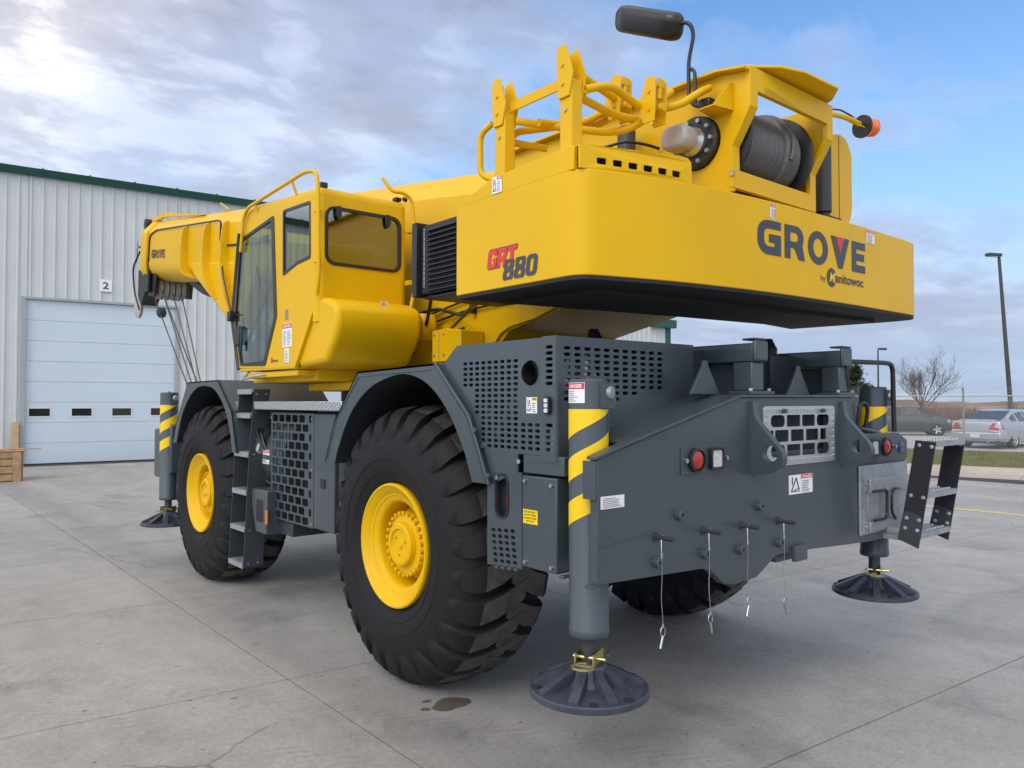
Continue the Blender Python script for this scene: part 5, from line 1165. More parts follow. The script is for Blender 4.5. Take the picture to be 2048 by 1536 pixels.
mb = MB(); mb.box((-.64,-1.86,3.575),(-.56,-1.78,3.63)); mb.build('mirror_clamp', 'plastic', mr, bevel=.006)
mb = MB(); mb.prism([(-.66,-1.80,3.560),(-.505,-1.78,3.560),(-.505,-1.93,3.560),(-.66,-1.90,3.560)], (0,0,.008)); mb.prism([(-.505,-1.93,3.56),(-.505,-1.93,3.72),(-.525,-1.93,3.72),(-.66,-1.91,3.57),(-.66,-1.91,3.56)], (0,.008,0)); mb.build('mirror_bracket', 'yellow', crane)
# second mirror folded low behind the rack
mb = MB(); secs = []
T2 = Matrix.Translation((-.80,-1.02,3.46)) @ Matrix.Rotation(R(14), 4, 'X')
for x, s in ((-.03,.8),(0,1),(.03,.9)): secs.append([T2 @ V((p[0]*.3+x*0, p[0], x)) for p in rrect(0, 0, .34*s, .12*s, .04, 4)])
mb = MB(); mb.box((-.06,-.20,-.025),(.06,.17,.025), T2); m2 = mb.build('folded_mirror', 'plastic', crane, bevel=.02, seg=3)
hose([(-.80,-1.15,3.47),(-.72,-1.30,3.50),(-.62,-1.38,3.48),(-.52,-1.40,3.47)], .010, 'plastic', 'mirror_arm', m2, .05)
# ---------- folded guard rails on the weight
def latch_head(x, y, z, parent, up=.20, flip=1):
    mb = MB(); pr = [(y-.055*flip,z-.10),(y+.025*flip,z-.10),(y+.035*flip,z+.02),(y+.035*flip,z+up-.02),(y+.02*flip,z+up),(y-.03*flip,z+up),(y-.085*flip,z+.02)]
    mb.plate(pr, [], SX(x-.052), (.010,0,0)); mb.plate(pr, [], SX(x+.042), (.010,0,0)); mb.box((x-.03, min(y+.036*flip,y+.026*flip), z+up*.62), (x+.03, max(y+.036*flip,y+.026*flip), z+up-.01))
    mb.build('latch_bracket', 'yellow', parent, bevel=.002)
    mb = MB(); mb.cyl((x, y+.02*flip, z+.03),(x, y+.02*flip, z+up*.75), .016, 10); mb.lathe([(.022,0),(.022,.025)], (x, y+.03*flip, z-.02), (0,flip,0), 16)
    for dz in (.07,-.03): mb.bolt((x-.053, y-.01*flip, z+dz), (-1,0,0), .010, .008)
    mb.build('latch_pin', 'yellow', parent, smooth=40)['kind'] = 'stuff'
gr_ = empty('folding_guard_rail', (-1.2,-1.3,3.16), crane)
for y in (-1.07, -1.615):
    mb = MB(); mb.box((-1.54, y-.045, 3.155), (-1.46, y+.045, 3.56)); mb.build('post', 'yellow', gr_, bevel=.006)
    mb = MB()
    for z in (3.40,3.50): mb.bolt((-1.541, y, z), (-1,0,0), .011, .008)
    mb.build('post_bolt', 'galv', gr_)
    latch_head(-1.50, y+.02, 3.565, gr_, .175)
mb = MB(); mb.prism([(-1.50,-1.10,3.545),(-1.50,-1.58,3.545),(-1.50,-1.58,3.60),(-1.50,-1.10,3.60)], (.012,0,0)); mb.build('flat_rail', 'yellow', gr_)
def rail(pts, r=.022, f=.09): mb = MB(); mb.tube(fillet(pts, f, 6), r, 10); mb.build('rail_tube', 'yellow', gr_, smooth=60)
rail([(-1.54,-1.00,3.50),(-1.55,-.90,3.46),(-1.55,-.90,3.22),(-1.52,-1.0,3.17)], .018, .08)
rail([(-1.46,-1.12,3.50),(-1.30,-1.25,3.47),(-1.05,-1.50,3.42),(-.95,-1.62,3.46),(-.86,-1.70,3.60),(-.80,-1.72,3.66)])
rail([(-1.44,-1.60,3.62),(-1.20,-1.55,3.62),(-1.02,-1.50,3.62),(-.98,-1.40,3.60),(-1.10,-1.30,3.52),(-1.40,-1.05,3.47),(-1.42,-1.0,3.42),(-1.2,-1.1,3.40)])
rail([(-1.44,-1.66,3.52),(-1.30,-1.70,3.57),(-1.10,-1.66,3.56),(-.98,-1.66,3.53),(-.92,-1.70,3.52)])
rail([(-1.44,-1.66,3.52),(-1.42,-1.60,3.50),(-1.1,-1.55,3.50),(-.95,-1.60,3.49)])
rail([(-.92,-1.68,3.53),(-.80,-1.78,3.56),(-.66,-1.80,3.66),(-.55,-1.80,3.72)])
rail([(-1.40,-1.25,3.47),(-1.0,-1.3,3.52),(-.92,-1.42,3.60)])
latch_head(-1.0, -1.52, 3.60, gr_, .15, -1); latch_head(-.96, -1.74, 3.53, gr_, .15, -1)
# ---------- boom
TB = math.atan(.137); ez = V((0, -math.sin(TB), math.cos(TB))); ey = V((0, math.cos(TB), math.sin(TB)))
def BM(x, s, h): return V((x, 0, 2.80))+ey*s+ez*h         # boom frame: s along, h above its lower line
half = [(0,-.12),(.14,-.11),(.26,-.065),(.345,.01),(.388,.09),(.40,.17),(.40,.74),(.23,.955)]
sec = [(x, h) for x, h in half]+[(-x, h) for x, h in reversed(half[1:])]
mb = MB(); mb.loft([[BM(x, s, h) for x, h in sec] for s in (-1.5, 10.95)]); boom = mb.build('boom', 'yellow', crane, smooth=24)
mb = MB(); big = [(x*1.13, (h-.50)*1.07+.48) for x, h in sec]; mb.loft([[BM(x, s, h) for x, h in big] for s in (10.72, 11.06)]); mb.build('boom_collar', 'yellow', boom, bevel=.03)
mb = MB(); mb.loft([[BM(x*.8, s, (h-.45)*.8+.42) for x, h in sec] for s in (11.0, 11.35)]); mb.build('inner_section', 'yellow', boom, smooth=24)
mb = MB(); mb.prism([BM(-.27,11.05,1.02),BM(-.27,11.05,.95),BM(-.27,10.3,1.02),BM(-.27,8.3,.95),BM(-.27,8.1,.95),BM(-.27,10.25,1.10)], (.05,0,0)); mb.prism([BM(.22,11.05,1.02),BM(.22,11.05,.95),BM(.22,10.3,1.02),BM(.22,8.3,.95),BM(.22,8.1,.95),BM(.22,10.25,1.10)], (.05,0,0)); mb.build('rope_guide', 'yellow', boom)
for s0, dpt in ((8.45, .06), (7.40, .34), (6.62, .62)):
    cv = [(0,.775,.40,.412),(0,.74,.40,.475),(0,.62,.40,.50),(-.015,.42,.40,.512),(-.05,.20,.395,.522),(-.14,.02,.37,.528),(-.30,-dpt*.5,.38,.515),(-.50,-dpt,.38,.46)]
    for sd in (-1, 1):
        mb = MB(); mb.loft([[BM(sd*xr, s0+q, h), BM(sd*xo, s0+q, h), BM(sd*xo, s0+q-.03, h-.004), BM(sd*xr, s0+q-.03, h-.004)] for q, h, xr, xo in cv]); mb.build('boom_rib', 'yellow', boom, smooth=35)
mb = MB(); mb.prism([BM(-.42,8.35,.18),BM(-.42,7.9,-.06),BM(-.42,6.2,-.70),BM(-.42,5.95,-.74),BM(-.42,5.8,-.55),BM(-.42,5.4,.20)], (.84,0,0)); mb.build('cylinder_mount', 'yellow', boom, bevel=.03)
mb = MB(); mb.cyl(V((0,.9,2.5)), BM(0,6.0,-.55), .16, 24); mb.build('lift_cylinder', 'yellow', crane, smooth=40)
mb = MB(); mb.tube(fillet([BM(-.412,10.62,.22),BM(-.412,10.62,.68),BM(-.412,10.2,.76),BM(-.412,7.0,.79),BM(-.412,6.9,.76),BM(-.412,6.9,.46),BM(-.412,6.7,.42),BM(-.412,4.8,.44)], .12), .014, 6); mb.tube(fillet([BM(-.41,6.88,.5),BM(-.52,6.4,.0),BM(-.47,6.05,-.62)], .1), .012, 6); mb.build('boom_cable', 'black', boom, smooth=50)
mb = MB(); mb.box((-.42,5.02,3.95),(-.40,5.20,4.02)); mb.build('cable_block', 'black', boom)
bg = lambda p: BM(-.403, 10.05-p[0], p[1])
grove(boom, bg, (-1,0,0), -.42, .265, .150, 1.02, 'lettering')
mb = MB(); mb.tube([BM(-.23,7.4,.95),BM(-.23,7.1,.98),BM(-.23,7.5,1.10)], .012, 6); mb.build('rope_keeper', 'yellow', boom)
# boom head with sheaves hanging below
mb = MB()
for x in (-.33, .31): mb.plate([(10.75,.75),(11.05,.55),(11.05,-.20),(10.85,-.42),(10.45,-.42),(10.40,.0)], [], (lambda x: (lambda p: BM(x, p[0], p[1])))(x), (.03,0,0))
mb.build('boom_head', 'black', crane, bevel=.004); 
for i in range(5):
    x = -.20+.10*i; mb = MB(); mb.lathe([(.06,-.035),(.21,-.035),(.225,-.03),(.19,-.008),(.19,.008),(.225,.03),(.21,.035),(.06,.035)], BM(x,10.70,-.25), (1,0,0), 28); mb.build('sheave', 'cast', crane, smooth=40)
mb = MB(); mb.plate(fil2([(11.75,.55),(12.02,.55),(12.10,.0),(12.05,-.45),(11.92,-.60),(11.78,-.45),(11.70,.0)], .06), [], lambda p: BM(-.24,p[0]-.25,p[1]), (.09,0,0)); nz_ = mb.build('auxiliary_nose', 'greydk', crane, bevel=.01)
mb = MB(); mb.prism([BM(-.22,10.90,.45),BM(-.22,11.72,.42),BM(-.22,11.72,.22),BM(-.22,10.90,.10)], (.06,0,0)); mb.build('nose_arm', 'black', nz_, bevel=.008)
mb = MB(); mb.prism([BM(-.40,10.63,.30),BM(-.40,10.95,.30),BM(-.40,10.95,-.35),BM(-.40,10.63,-.35)], (.05,0,0)); mb.build('nose_bracket', 'black', nz_, bevel=.008)
mb = MB(); mb.lathe([(.05,-.03),(.24,-.03),(.255,-.022),(.22,0),(.255,.022),(.24,.03),(.05,.03)], BM(-.28,11.66,-.62), (1,0,0), 28); mb.build('nose_sheave', 'cast', nz_, smooth=40)
mb = MB(); mb.cyl(BM(-.36,11.62,.50), BM(.30,11.62,.50), .03, 10); mb.cyl(BM(-.34,11.75,.20), BM(-.34,11.75,.62), .018, 8); mb.cyl(BM(-.30,11.0,.60), BM(-.30,11.55,.60), .03, 8); mb.cyl(BM(-.30,11.0,.84), BM(-.30,11.5,.82), .022, 8); mb.build('nose_pin', 'galv', nz_, smooth=40)
mb = MB(); mb.lathe([(.02,-.35),(.10,-.34),(.11,.0),(.10,.34),(.02,.35)], BM(0,11.25,.92), (1,0,0), 20); mb.build('guide_roller', 'black', nz_, smooth=40)
mb = MB(); mb.prism([BM(-.36,11.08,.10),BM(-.36,11.50,.05),BM(-.36,11.46,-.45),BM(-.36,11.20,-.62),BM(-.36,10.98,-.40)], (.30,0,0)); mb.build('nose_block', 'black', nz_, bevel=.02)
mb = MB(); mb.tube(fillet([BM(-.37,11.4,.40),BM(-.40,11.75,.10),BM(-.38,11.65,-.35),BM(-.36,11.3,-.7)], .15), .016, 6); mb.build('nose_cable', 'black', nz_, smooth=50)
mb = MB(); mb.box((-.26,10.55,3.86),(-.20,10.60,4.02)); mb.build('block_switch', 'redv', crane)
mb = MB(); mb.plate([(9.75,-.05),(9.75,-.12),(8.9,-.30),(8.3,-.36),(8.3,-.26)], [], lambda p: BM(-.1,p[0]-.4,p[1]), (.12,0,0)); mb.build('jib_stow_bracket', 'black', crane)
# ropes down to the hook block, with an anti two block weight
hk = V((-.12, 8.15, 1.05))
for i, (x, s) in enumerate(((-.26,10.92),(-.12,10.75),(.02,10.60),(.14,10.48),(-.20,10.48))):
    mb = MB(); a = BM(x, s, -.30); b = hk+V((.05*(i-2), .02*i, .55)); mb.tube([a, b], .011, 6); mb.build('hoist_rope', 'rope', crane, smooth=60)
mb = MB(); a = BM(-.26,10.9,-.3).lerp(hk+V((0,0,.55)), .20); mb.lathe([(.0,-.09),(.06,-.08),(.085,-.03),(.085,.03),(.06,.08),(.0,.09)], a, V((.3,.5,-1)), 18); mb.build('switch_weight', 'greydk', crane, smooth=40)
mb = MB(); mb.plate(fil2([(-.22,.62),(.22,.62),(.28,.3),(.12,.0),(-.12,.0),(-.28,.3)], .08), [], lambda p: hk+V((-.12,p[0],p[1])), (.24,0,0)); hb = mb.build('hook_block', 'yellow', crane, bevel=.02)
mb = MB(); mb.tube([hk+V((0, .13*math.sin(t), -.16+.13*math.cos(t))) for t in [R(10)+R(280)*i/16 for i in range(17)]], .035, 8); mb.build('hook', 'black', hb, smooth=50)
hose([hk+V((0,0,-.25)),(-.1,6.6,.95),(-.1,5.19,1.2)], .02, 'rope', 'tie_sling', hb)
# ---------- operator cab
cx0, cx1, cyr = -1.60, -.76, 1.15; r_ = .062
cab = empty('operator_cab', (-1.2, 2.0, 2.17), crane)
def zroof(y): return 3.60+.085*(y-1.2)
sl = [(1.212,3.54),(2.60,3.655),(2.79,3.475),(2.955,2.675),(2.78,2.20),(1.545,2.165),(1.212,2.60)]
door = fil2([(2.775,3.43),(1.985,3.515),(1.905,2.62),(2.15,2.20),(2.745,2.22),(2.915,2.675)], .03, 3)
win = fil2([(1.80,3.522),(1.262,3.498),(1.252,3.03),(1.50,3.015),(1.79,2.950)], .03, 3)
mb = MB(); mb.plate(sl, [door, win], SX(cx0), (.03,0,0)); mb.build('cab_side_panel', 'yellow', cab)
door_i = fil2([(2.755,3.405),(2.045,3.48),(1.965,2.62),(2.19,2.245),(2.725,2.245),(2.885,2.675)], .03, 3)
mb = MB(); mb.plate(door, [door_i], SX(cx0-.006), (.02,0,0)); mb.build('door_frame', 'plastic', cab)
mb = MB(); mb.plate(door_i, [], SX(cx0+.004), (.004,0,0)); mb.build('door_glass', 'glass', cab)
mb = MB(); mb.box((cx0-.03, 2.72, 2.42),(cx0-.006, 2.85, 2.60)); mb.box((cx0-.03,2.67,2.36),(cx0-.012,2.70,2.58)); mb.build('door_handle', 'plastic', cab, bevel=.006)
win_i = fil2([(1.778,3.498),(1.285,3.476),(1.275,3.055),(1.50,3.04),(1.765,2.985)], .03, 3)
mb = MB(); mb.plate(win, [win_i], SX(cx0-.004), (.02,0,0)); mb.build('window_seal', 'plastic', cab)
mb = MB(); mb.plate(win_i, [], SX(cx0+.004), (.004,0,0)); mb.build('side_window', 'glass', cab)
# rear wall with its rounded window
rwin = [(-1.535,3.395),(-1.535,3.03),(-.845,3.03),(-.845,3.395)]
ro_ = rrect(-1.178, 3.215, .705, .475, .085, 6); ri_ = rrect(-1.178, 3.215, .655, .425, .065, 6)
mb = MB(); mb.plate([(cx0+r_,3.54),(cx0+r_,2.50),(cx1-r_,2.50),(cx1-r_,3.54)], [ro_], RY(cyr), (0,.03,0)); mb.build('cab_rear_panel', 'yellow', cab)
mb = MB(); mb.plate(ro_, [ri_], RY(cyr-.010), (0,.03,0)); mb.build('rear_window_seal', 'plastic', cab, bevel=.004)
mb = MB(); mb.plate(ri_, [], RY(cyr+.004), (0,.004,0)); mb.build('rear_window', 'glass2', cab)
for x in (-1.42, -.965):
    mb = MB(); mb.plate(fil2([(x-.028,3.455),(x+.028,3.455),(x+.022,3.37),(x,3.335),(x-.022,3.37)], .02), [], RY(cyr-.012), (0,-.016,0)); mb.build('window_hinge', 'plastic', cab, bevel=.005)
# rounded corners and roof
mb = MB(); n = 6
def cor(cx, sx, a):          # quarter round from the side face to the rear face
    return [(cx+sx*r_*math.cos(t), cyr+r_-r_*math.sin(t)) for t in [pi/2*i/n for i in range(n+1)]]
for cx, sx in ((cx0+r_, -1), (cx1-r_, 1)):
    c = cor(cx, sx, 0); mb.loft([[V((x, y, z)) for x, y in c] for z in (2.52, 3.54)], closed=False, caps=False)
    secs = []
    for i in range(n+1):
        ph = pi/2*i/n; secs.append([V((cx+sx*r_*math.cos(t)*math.cos(ph), cyr+r_-r_*math.sin(t)*math.cos(ph), 3.54+r_*math.sin(ph))) for t in [pi/2*j/n for j in range(n+1)]])
    mb.loft(secs, closed=False, caps=False)
    mb.loft([[V((cx+sx*r_*math.cos(p), y, z+r_*math.sin(p))) for p in [pi/2*i/n for i in range(n+1)]] for y, z in ((cyr+r_,3.54),(2.60,3.655),(2.66,3.62),(2.76,3.50))], closed=False, caps=False)
mb.loft([[V((x, cyr+r_-r_*math.cos(p), 3.54+r_*math.sin(p))) for p in [pi/2*i/n for i in range(n+1)]] for x in (cx0+r_, cx1-r_)], closed=False, caps=False)
mb.loft([[V((cx0+r_, y, z)), V((cx1-r_, y, z))] for y, z in ((2.60,3.717),(2.66,3.682),(2.76,3.562))], closed=False, caps=False)
rfz = lambda p: V((p[0], p[1], 3.602+(p[1]-cyr-r_)*.0829))
sky_o = rrect(-1.18, 2.02, .60, .95, .06)
mb.plate([(cx0+r_,cyr+r_),(cx1-r_,cyr+r_),(cx1-r_,2.60),(cx0+r_,2.60)], [sky_o], rfz, (0,0,-.03))
mb.build('cab_roof', 'yellow', cab, smooth=40, recalc=False)
sk = MB(); sk.plate(sky_o, [], lambda p: rfz(p)+V((0,0,-.008)), (0,0,-.006)); sk.build('skylight', 'glass', cab)
sr = [(1.212,3.54),(2.60,3.655),(2.79,3.475),(2.955,2.675),(2.78,2.20),(1.545,2.165),(1.212,2.60)]
mb = MB(); rw = fil2([(2.75,3.44),(1.30,3.48),(1.28,2.80),(1.6,2.60),(2.86,2.6)], .05, 4); mb.plate(sr, [rw], SX(cx1), (-.03,0,0)); mb.build('cab_right_panel', 'yellow', cab)
mb = MB(); mb.plate(rw, [], SX(cx1-.004), (-.004,0,0)); mb.build('right_window', 'glass', cab)
mb = MB(); mb.loft([[V((x, y, z)) for y, z in ((2.79,3.475),(2.955,2.675),(2.78,2.21))] for x in (cx0+.03, cx1-.03)], closed=False, caps=False); mb.build('windscreen', 'glass', cab)
mb = MB(); mb.prism([(cx0+.005,2.80,2.17),(cx0+.005,1.545,2.155),(cx1,1.545,2.155),(cx1,2.80,2.17)], (0,0,.03)); mb.box((cx0+.03,1.56,2.10),(cx1-.05,2.7,2.15)); mb.build('cab_floor', 'yellow', cab, bevel=.006)
mb = MB(); mb.tube([(cx0, 2.80,3.49),(cx0, 2.965,2.675),(cx0,2.79,2.19)], .022, 8); mb.build('cab_front_pillar', 'plastic', cab, smooth=50)
# lower rear casing of the cab
pr = [(1.20,2.72),(1.02,2.69),(.90,2.645),(.865,2.58),(.865,2.45),(.93,2.33),(1.05,2.185),(1.55,2.16),(1.55,2.72)]
mb = MB(); mb.prism([(cx0+.03, y, z) for y, z in pr], (cx1-cx0-.06, 0, 0)); mb.build('rear_casing', 'yellow', cab, bevel=.045, seg=4)
st = sticker('rear_notice', cab, lambda p: V((-1.15+p[0], .93-.02*0+p[1]*0-.0, 2.66+p[1])), (0,-1,0), .06, .03, None, lines=3)
sticker('danger_sticker', cab, SL_(cx0, 1.79, 2.345), (-1,0,0), .19, .20, 'DANGER', lines=9, cols=2)
sticker('warning_sticker', cab, SL_(cx0, 1.75, 2.215), (-1,0,0), .095, .115, None, lines=6)
sticker('info_sticker', cab, SL_(cx0, 1.735, 2.575), (-1,0,0), .055, .085, None, lines=3, base='inkm')
mb = MB(); put_text(mb, 'manitowoc', lambda p: V((cx0-.003, 1.985-p[0], p[1])), .0, 2.225, .105, .028, bold=.02); mb.mi = 1; dsc = [(2.012+.022*math.cos(t), 2.243+.026*math.sin(t)) for t in [R(40)+R(280)*i/14 for i in range(15)]]
mb.add([V((cx0-.003, y, z)) for y, z in dsc], [tuple(range(15))]); mb.build('maker_lettering', ['inkg', 'redv'], cab, recalc=False)
# grab rails over the cab edges
hr = MB(); hr.tube(fillet([(cx0-.02,2.72,3.30),(cx0-.03,2.62,3.62),(cx0-.03,2.50,3.68),(cx0-.03,1.30,3.735),(cx0-.02,1.12,3.70),(cx0-.02,1.09,3.56),(cx0-.02,1.07,2.85),(cx0-.01,1.12,2.72)], .12, 6), .016, 10)
for y in (1.55, 2.35): hr.cyl((cx0-.03,y,3.72-.045*(y-1.3)),(cx0+.02,y,3.58),.012,8)
for z in (3.40,3.0): hr.box((cx0-.025,1.07,z-.02),(cx0+.005,1.16,z+.02))
hr.build('grab_rail', 'yellow', cab, smooth=50)
hr = MB(); hr.tube(fillet([(cx1-.22,1.20,3.78),(cx1-.16,1.13,3.66),(cx1-.08,1.10,3.665),(cx1+.01,1.10,3.62),(cx1+.03,1.10,3.45),(cx1+.03,1.08,2.85),(cx1-.04,1.08,2.55)], .08, 6), .016, 10)
for z in (3.35,2.9): hr.box((cx1-.02,1.09,z-.02),(cx1+.03,1.16,z+.02))
hr.build('grab_rail', 'yellow', cab, smooth=50)
mb = MB(); mb.box((cx0-.015,2.74,2.705),(cx0+.0,2.93,2.715)); mb.box((cx0-.05,2.92,2.66),(cx0+.02,2.99,2.76)); mb.build('work_lamp', 'plastic', cab, bevel=.01)
mb = MB(); mb.tube(fillet([(cx0+.05,2.66,2.16),(cx0-.03,2.64,2.09),(cx0-.03,2.30,2.11),(cx0+.10,2.12,2.15)], .06), .011, 8); mb.build('step_rail', 'galv', cab, smooth=50)
mb = MB(); mb.plate(sl, [door, win], SX(cx0+.032), (.006,0,0)); mb.plate(sr, [rw], SX(cx1-.032), (-.006,0,0)); mb.plate([(cx0+.05,3.52),(cx0+.05,2.20),(cx1-.05,2.20),(cx1-.05,3.52)], [ro_], RY(cyr+.034), (0,.006,0)); mb.build('inner_trim', 'seat', cab)
# inside: seat, steering wheel, console, wiper
mb = MB(); mb.box((-1.45,1.55,2.50),(-.95,2.02,2.62)); mb.box((-1.43,1.38,2.60),(-.97,1.50,3.20)); mb.box((-1.34,1.38,3.22),(-1.06,1.46,3.42)); mb.box((-1.40,1.60,2.20),(-1.0,1.95,2.5)); mb.build('seat', 'seat', cab, bevel=.04, seg=3)
mb = MB(); mb.box((-1.52,1.60,2.60),(-1.44,2.0,2.72)); mb.box((-.95,1.60,2.60),(-.87,2.0,2.72)); mb.cyl((-1.48,1.95,2.7),(-1.48,1.97,2.86),.022,8); mb.cyl((-.91,1.95,2.7),(-.91,1.97,2.86),.022,8); mb.build('armrest', 'plastic', cab, bevel=.015)
mb = MB(); mb.tube([V((-1.2+.18*math.cos(t), 2.42+.16*math.sin(t), 2.86+.10*math.sin(t))) for t in [2*pi*i/24 for i in range(24)]], .016, 8, closed=True); mb.cyl((-1.2,2.42,2.86),(-1.2,2.62,2.25),.04,10); mb.build('steering_wheel', 'plastic', cab, smooth=50)
mb = MB(); mb.box((-1.56,2.60,2.20),(-1.30,2.76,2.46)); mb.cyl((-1.45,2.55,2.3),(-1.42,2.62,2.78),.03,10); mb.build('foot_console', 'cast', cab, bevel=.02)
mb = MB(); mb.tube([(cx0+.035,2.10,2.95),(cx0+.04,2.70,2.42)], .016, 6); mb.build('door_strut', 'plastic', cab)
mb = MB(); mb.box((-1.45,2.62,2.20),(-.92,2.80,2.62)); mb.box((-1.0,2.45,2.9),(-.85,2.52,3.12)); mb.build('dashboard', 'plastic', cab, bevel=.02)
mb = MB(); mb.tube([(-1.25,2.93,2.70),(-1.42,2.84,3.2)], .012, 6); mb.build('wiper', 'plastic', cab)
mb = MB(); mb.tube([(cx1+.02,1.20,3.63),(cx1-.02,1.19,3.64)], .02, 8); mb.box((cx1-.10,1.18,3.605),(cx1-.04,1.24,3.64)); mb.box((cx0+.06,1.20,3.605),(cx0+.12,1.27,3.65)); mb.build('roof_lamp', 'plastic', cab, bevel=.006)

# ================================================================== parked cars
M['silver'] = mat('silver_paint', (0.46, 0.49, 0.53), 0.28, metal=0.55, coat=0.6, rvar=0.04)
M['dkcar'] = mat('grey_green_paint', (0.050, 0.058, 0.058), 0.30, metal=0.4, coat=0.6, rvar=0.04)
M['carglass'] = mat('car_glass', (0.02, 0.025, 0.032), 0.05, spec=0.8)
M['alloy'] = mat('alloy_wheel', (0.55, 0.55, 0.56), 0.3, metal=0.8)
M['plate'] = mat('licence_plate', (0.6, 0.62, 0.66), 0.5)
def car(name, label, loc, az, paint, prof, rear_kind):
    # x forward, y left; prof: stations (x, z_low, z_belt, z_top, half width at belt, half width at top)
    root = tag(empty(name, loc), label, 'car', 'cars parked behind the fence'); T = Matrix.Translation(loc) @ Matrix.Rotation(R(90)-az, 4, 'Z')
    def sect(st):
        x, zl, zb, zt, wb, wt = st; h = zb-zl; hf = [(.74,zl),(.93,zl+.05),(.985,zl+h*.28),(1.0,zl+h*.52),(.99,zl+h*.78),(.965,zb-.035),(.93,zb)]
        L_ = [(-wb*k, z) for k, z in hf]+[(-wt-.015, zt-.05),(-wt+.07, zt)]; return [T @ V((x, y, z)) for y, z in L_+[(0, zt+.018)]+[(-y, z) for y, z in reversed(L_)]+[(0, zl)]]
    def smooth_prof(pr, n=4):
        out = []
        for i in range(len(pr)-1):
            p0 = pr[max(i-1,0)]; p1 = pr[i]; p2 = pr[i+1]; p3 = pr[min(i+2,len(pr)-1)]
            for k in range(n):
                t = k/n; out.append(tuple(.5*((2*b)+(c-a)*t+(2*a-5*b+4*c-d)*t*t+(3*b-a-3*c+d)*t**3) for a, b, c, d in zip(p0, p1, p2, p3)))
        return out+[pr[-1]]
    mb = MB(); mb.loft([sect(s) for s in smooth_prof(prof)]); body = mb.build('body', paint, root, smooth=28)
    def strip_(name, i0, i1, j, m_, off=.008, ins=(.06,.06), par=None):
        # a glass panel lying on side strip j (belt to roof) between stations
        mb = MB()
        a = sect(prof[i0]); b = sect(prof[i1]); q = [a[j], a[j+1], b[j+1], b[j]]; c = sum(q, V((0,0,0)))/4
        nrm = (q[1]-q[0]).cross(q[2]-q[0]).normalized()
        if nrm.dot(c-(T @ V((0,0,.8)))) < 0: nrm = -nrm
        mb.add([c+(p-c)*(1-ins[0])+nrm*off for p in q], [(0,1,2,3)]); return mb.build(name, m_, par or root, recalc=False)
    return root, body, T, sect, strip_
# silver sedan
SP = [(-2.54,.36,.62,.66,.80,.62),(-2.50,.28,.98,1.02,.86,.66),(-2.40,.25,1.03,1.06,.90,.70),(-1.95,.22,1.03,1.07,.92,.70),(-1.55,.20,1.01,1.18,.93,.66),(-.95,.20,1.0,1.42,.93,.62),(-.30,.20,.99,1.47,.93,.61),(.45,.20,.97,1.44,.93,.60),(1.25,.20,.95,1.05,.92,.66),(1.9,.22,.88,.93,.90,.70),(2.45,.28,.72,.76,.84,.64),(2.55,.36,.55,.58,.74,.55)]
sed_loc = (30.55, 6.35, 0.11); root, body, T, sect, stp = car('parked_sedan', 'silver sedan with red tail lamps parked behind the chain link fence', sed_loc, R(96), 'silver', SP, 0)
for j in (4, 8): 
    jj = 6 if j == 4 else 11
    stp('side_window', 4, 5, jj, 'carglass', .006, (.22,.1)); stp('side_window', 5, 6, jj, 'carglass', .006, (.12,.1)); stp('side_window', 6, 7, jj, 'carglass', .006, (.12,.1)); stp('side_window', 7, 8, jj, 'carglass', .006, (.25,.1))
mb = MB(); mb.add([T @ V(p) for p in ((-1.93,-.62,1.10),(-1.93,.62,1.10),(-1.02,.56,1.425),(-1.02,-.56,1.425))], [(0,1,2,3)]); mb.build('rear_window', 'carglass', root, recalc=False)
mb = MB(); mb.add([T @ V(p) for p in ((1.23,-.60,1.08),(1.23,.60,1.08),(.50,.55,1.45),(.50,-.55,1.45))], [(0,1,2,3)]); mb.build('windscreen', 'carglass', root, recalc=False)
for s in (-1, 1):
    mb = MB(); mb.prism([T @ V(p) for p in ((-2.54,s*.80,.70),(-2.555,s*.46,.72),(-2.525,s*.62,.985),(-2.40,s*.86,.97),(-2.22,s*.925,.73))], T.to_3x3() @ V((-.035,s*.022,0))); tl = mb.build('tail_lamp', 'red', root, bevel=.01)
    mb = MB(); mb.prism([T @ V(p) for p in ((-2.55,s*.80,.665),(-2.56,s*.46,.685),(-2.56,s*.46,.712),(-2.545,s*.80,.695),(-2.22,s*.925,.72),(-2.22,s*.925,.69))], T.to_3x3() @ V((-.035,s*.022,0))); mb.build('lamp_strip', 'white', root)
mb = MB(); mb.prism([T @ V(p) for p in ((-2.56,-.90,.36),(-2.60,-.5,.34),(-2.60,.5,.34),(-2.56,.90,.36),(-2.1,.94,.36),(-2.1,-.94,.36))], T.to_3x3() @ V((0,0,.28))); bmp = mb.build('bumper', 'silver', root, bevel=.05, seg=3)
mb = MB(); mb.box((-2.50,-.80,.20),(-2.2,.80,.35), T); mb.build('lower_valance', 'greydk', root)
mb = MB(); mb.prism([T @ V(p) for p in ((-2.52,-.62,1.04),(-2.52,.62,1.04),(-2.30,.68,1.07),(-2.30,-.68,1.07))], T.to_3x3() @ V((0,0,.035))); mb.build('spoiler', 'silver', root, bevel=.012)
mb = MB(); mb.box((-2.625,-.20,.42),(-2.615,.14,.56), T); mb.build('licence_plate', 'plate', root)
mb = MB(); mb.cyl(T @ V((-2.63,-.50,.27)), T @ V((-2.4,-.50,.27)), .04, 12); mb.build('exhaust_tip', 'steel', root, smooth=40)
mb = MB(); mb.box((-2.512,-.5,.665),(-2.505,.5,.672), T); mb.build('boot_seam', 'black', root)
mb = MB(); mb.box((-.25,-.955,.80),(-.08,-.938,.83), T); mb.box((-1.15,-.955,.82),(-.98,-.938,.85), T); mb.build('door_handle', 'silver', root)
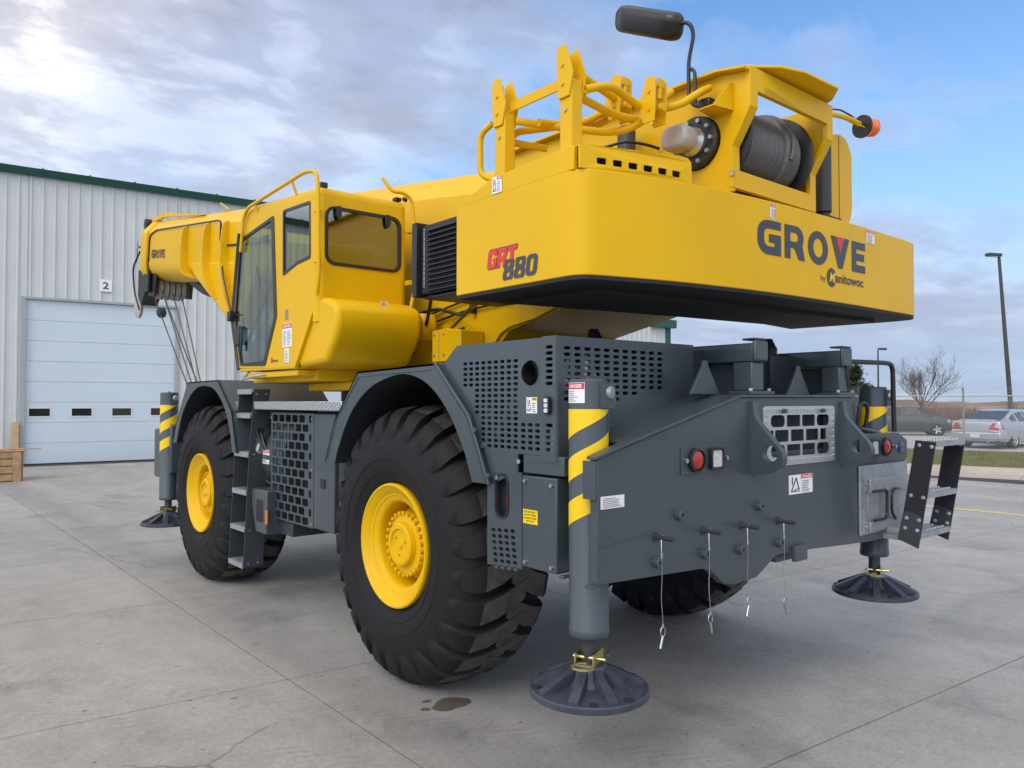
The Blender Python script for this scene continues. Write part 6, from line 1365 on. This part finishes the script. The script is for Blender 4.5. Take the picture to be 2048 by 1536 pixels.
def car_wheels(root, T, xs, w, r=.335):
    for x in xs:
        for s in (-1, 1):
            c = T @ V((x, s*w, r)); ax = (T.to_3x3() @ V((0, s, 0)))
            wl = empty('wheel', c, root)
            mb = MB(); mb.lathe([(.22,-.20),(r-.02,-.20),(r,-.17),(r,-.03),(r-.02,0.0),(.23,.004)], c, ax, 28, caps=False); mb.build('tyre', 'rubber', wl, smooth=40)
            mb = MB(); mb.lathe([(.235,-.01),(.225,.004),(.215,-.01),(.20,-.05),(.0,-.05)], c, ax, 28, caps=False)
            e1 = ax.orthogonal().normalized(); e2 = ax.cross(e1)
            for k in range(5):
                a = 2*pi*k/5; d = e1*math.cos(a)+e2*math.sin(a); q = ax.cross(d); mb.prism([c+d*.03+q*.04-ax*.04, c+d*.215+q*.028-ax*.02, c+d*.215-q*.028-ax*.02, c+d*.03-q*.04-ax*.04], ax*.03)
            mb.build('rim', 'alloy', wl, smooth=30)
            mb = MB(); mb.lathe([(r+.05,-.25),(r+.05,.0135)], c+V((0,0,.02)), ax, 28, caps=False) if 0 else mb.lathe([(0,-.02),(r+.045,-.02),(r+.045,-.018)], c+V((0,0,.015)), ax, 28); mb.build('wheel_arch', 'under', wl)
car_wheels(root, T, (-1.42, 1.40), .915)
# dark wagon
WP = [(-2.15,.40,.70,.74,.78,.64),(-2.12,.28,.98,1.30,.84,.60),(-1.95,.24,1.0,1.45,.88,.62),(-1.2,.20,1.0,1.52,.90,.64),(-.3,.20,.99,1.53,.90,.64),(.45,.20,.98,1.48,.90,.62),(1.20,.20,.97,1.06,.89,.64),(1.75,.22,.88,.93,.86,.64),(2.12,.28,.70,.74,.78,.58),(2.20,.38,.55,.58,.68,.5)]
root, body, T, sect, stp = car('parked_wagon', 'dark grey green wagon facing right, parked left of the silver sedan', (38.6, 13.6, 0.11), R(148), 'dkcar', WP, 1)
for jj in (6, 11):
    stp('side_window', 2, 3, jj, 'carglass', .006, (.14,.1)); stp('side_window', 3, 4, jj, 'carglass', .006, (.10,.1)); stp('side_window', 4, 5, jj, 'carglass', .006, (.12,.1)); stp('side_window', 5, 6, jj, 'carglass', .006, (.28,.1))
mb = MB(); mb.add([T @ V(p) for p in ((1.17,-.58,1.10),(1.17,.58,1.10),(.52,.55,1.475),(.52,-.55,1.475))], [(0,1,2,3)]); mb.build('windscreen', 'carglass', root, recalc=False)
for s in (-1, 1):
    mb = MB(); mb.prism([T @ V(p) for p in ((2.10,s*.60,.62),(2.06,s*.78,.62),(1.80,s*.86,.78),(1.90,s*.72,.84))], V((0,0,.04))); mb.build('head_lamp', 'clear', root, bevel=.01)
    mb = MB(); mb.box((.98,s*.92-.06,1.0),(1.10,s*.92+.06,1.10), T); mb.build('door_mirror', 'dkcar', root, bevel=.02)
mb = MB(); mb.box((-1.9,-.912,.58),(1.9,-.905,.62), T); mb.build('side_trim', 'greydk', root)
car_wheels(root, T, (-1.32, 1.34), .885, .32)
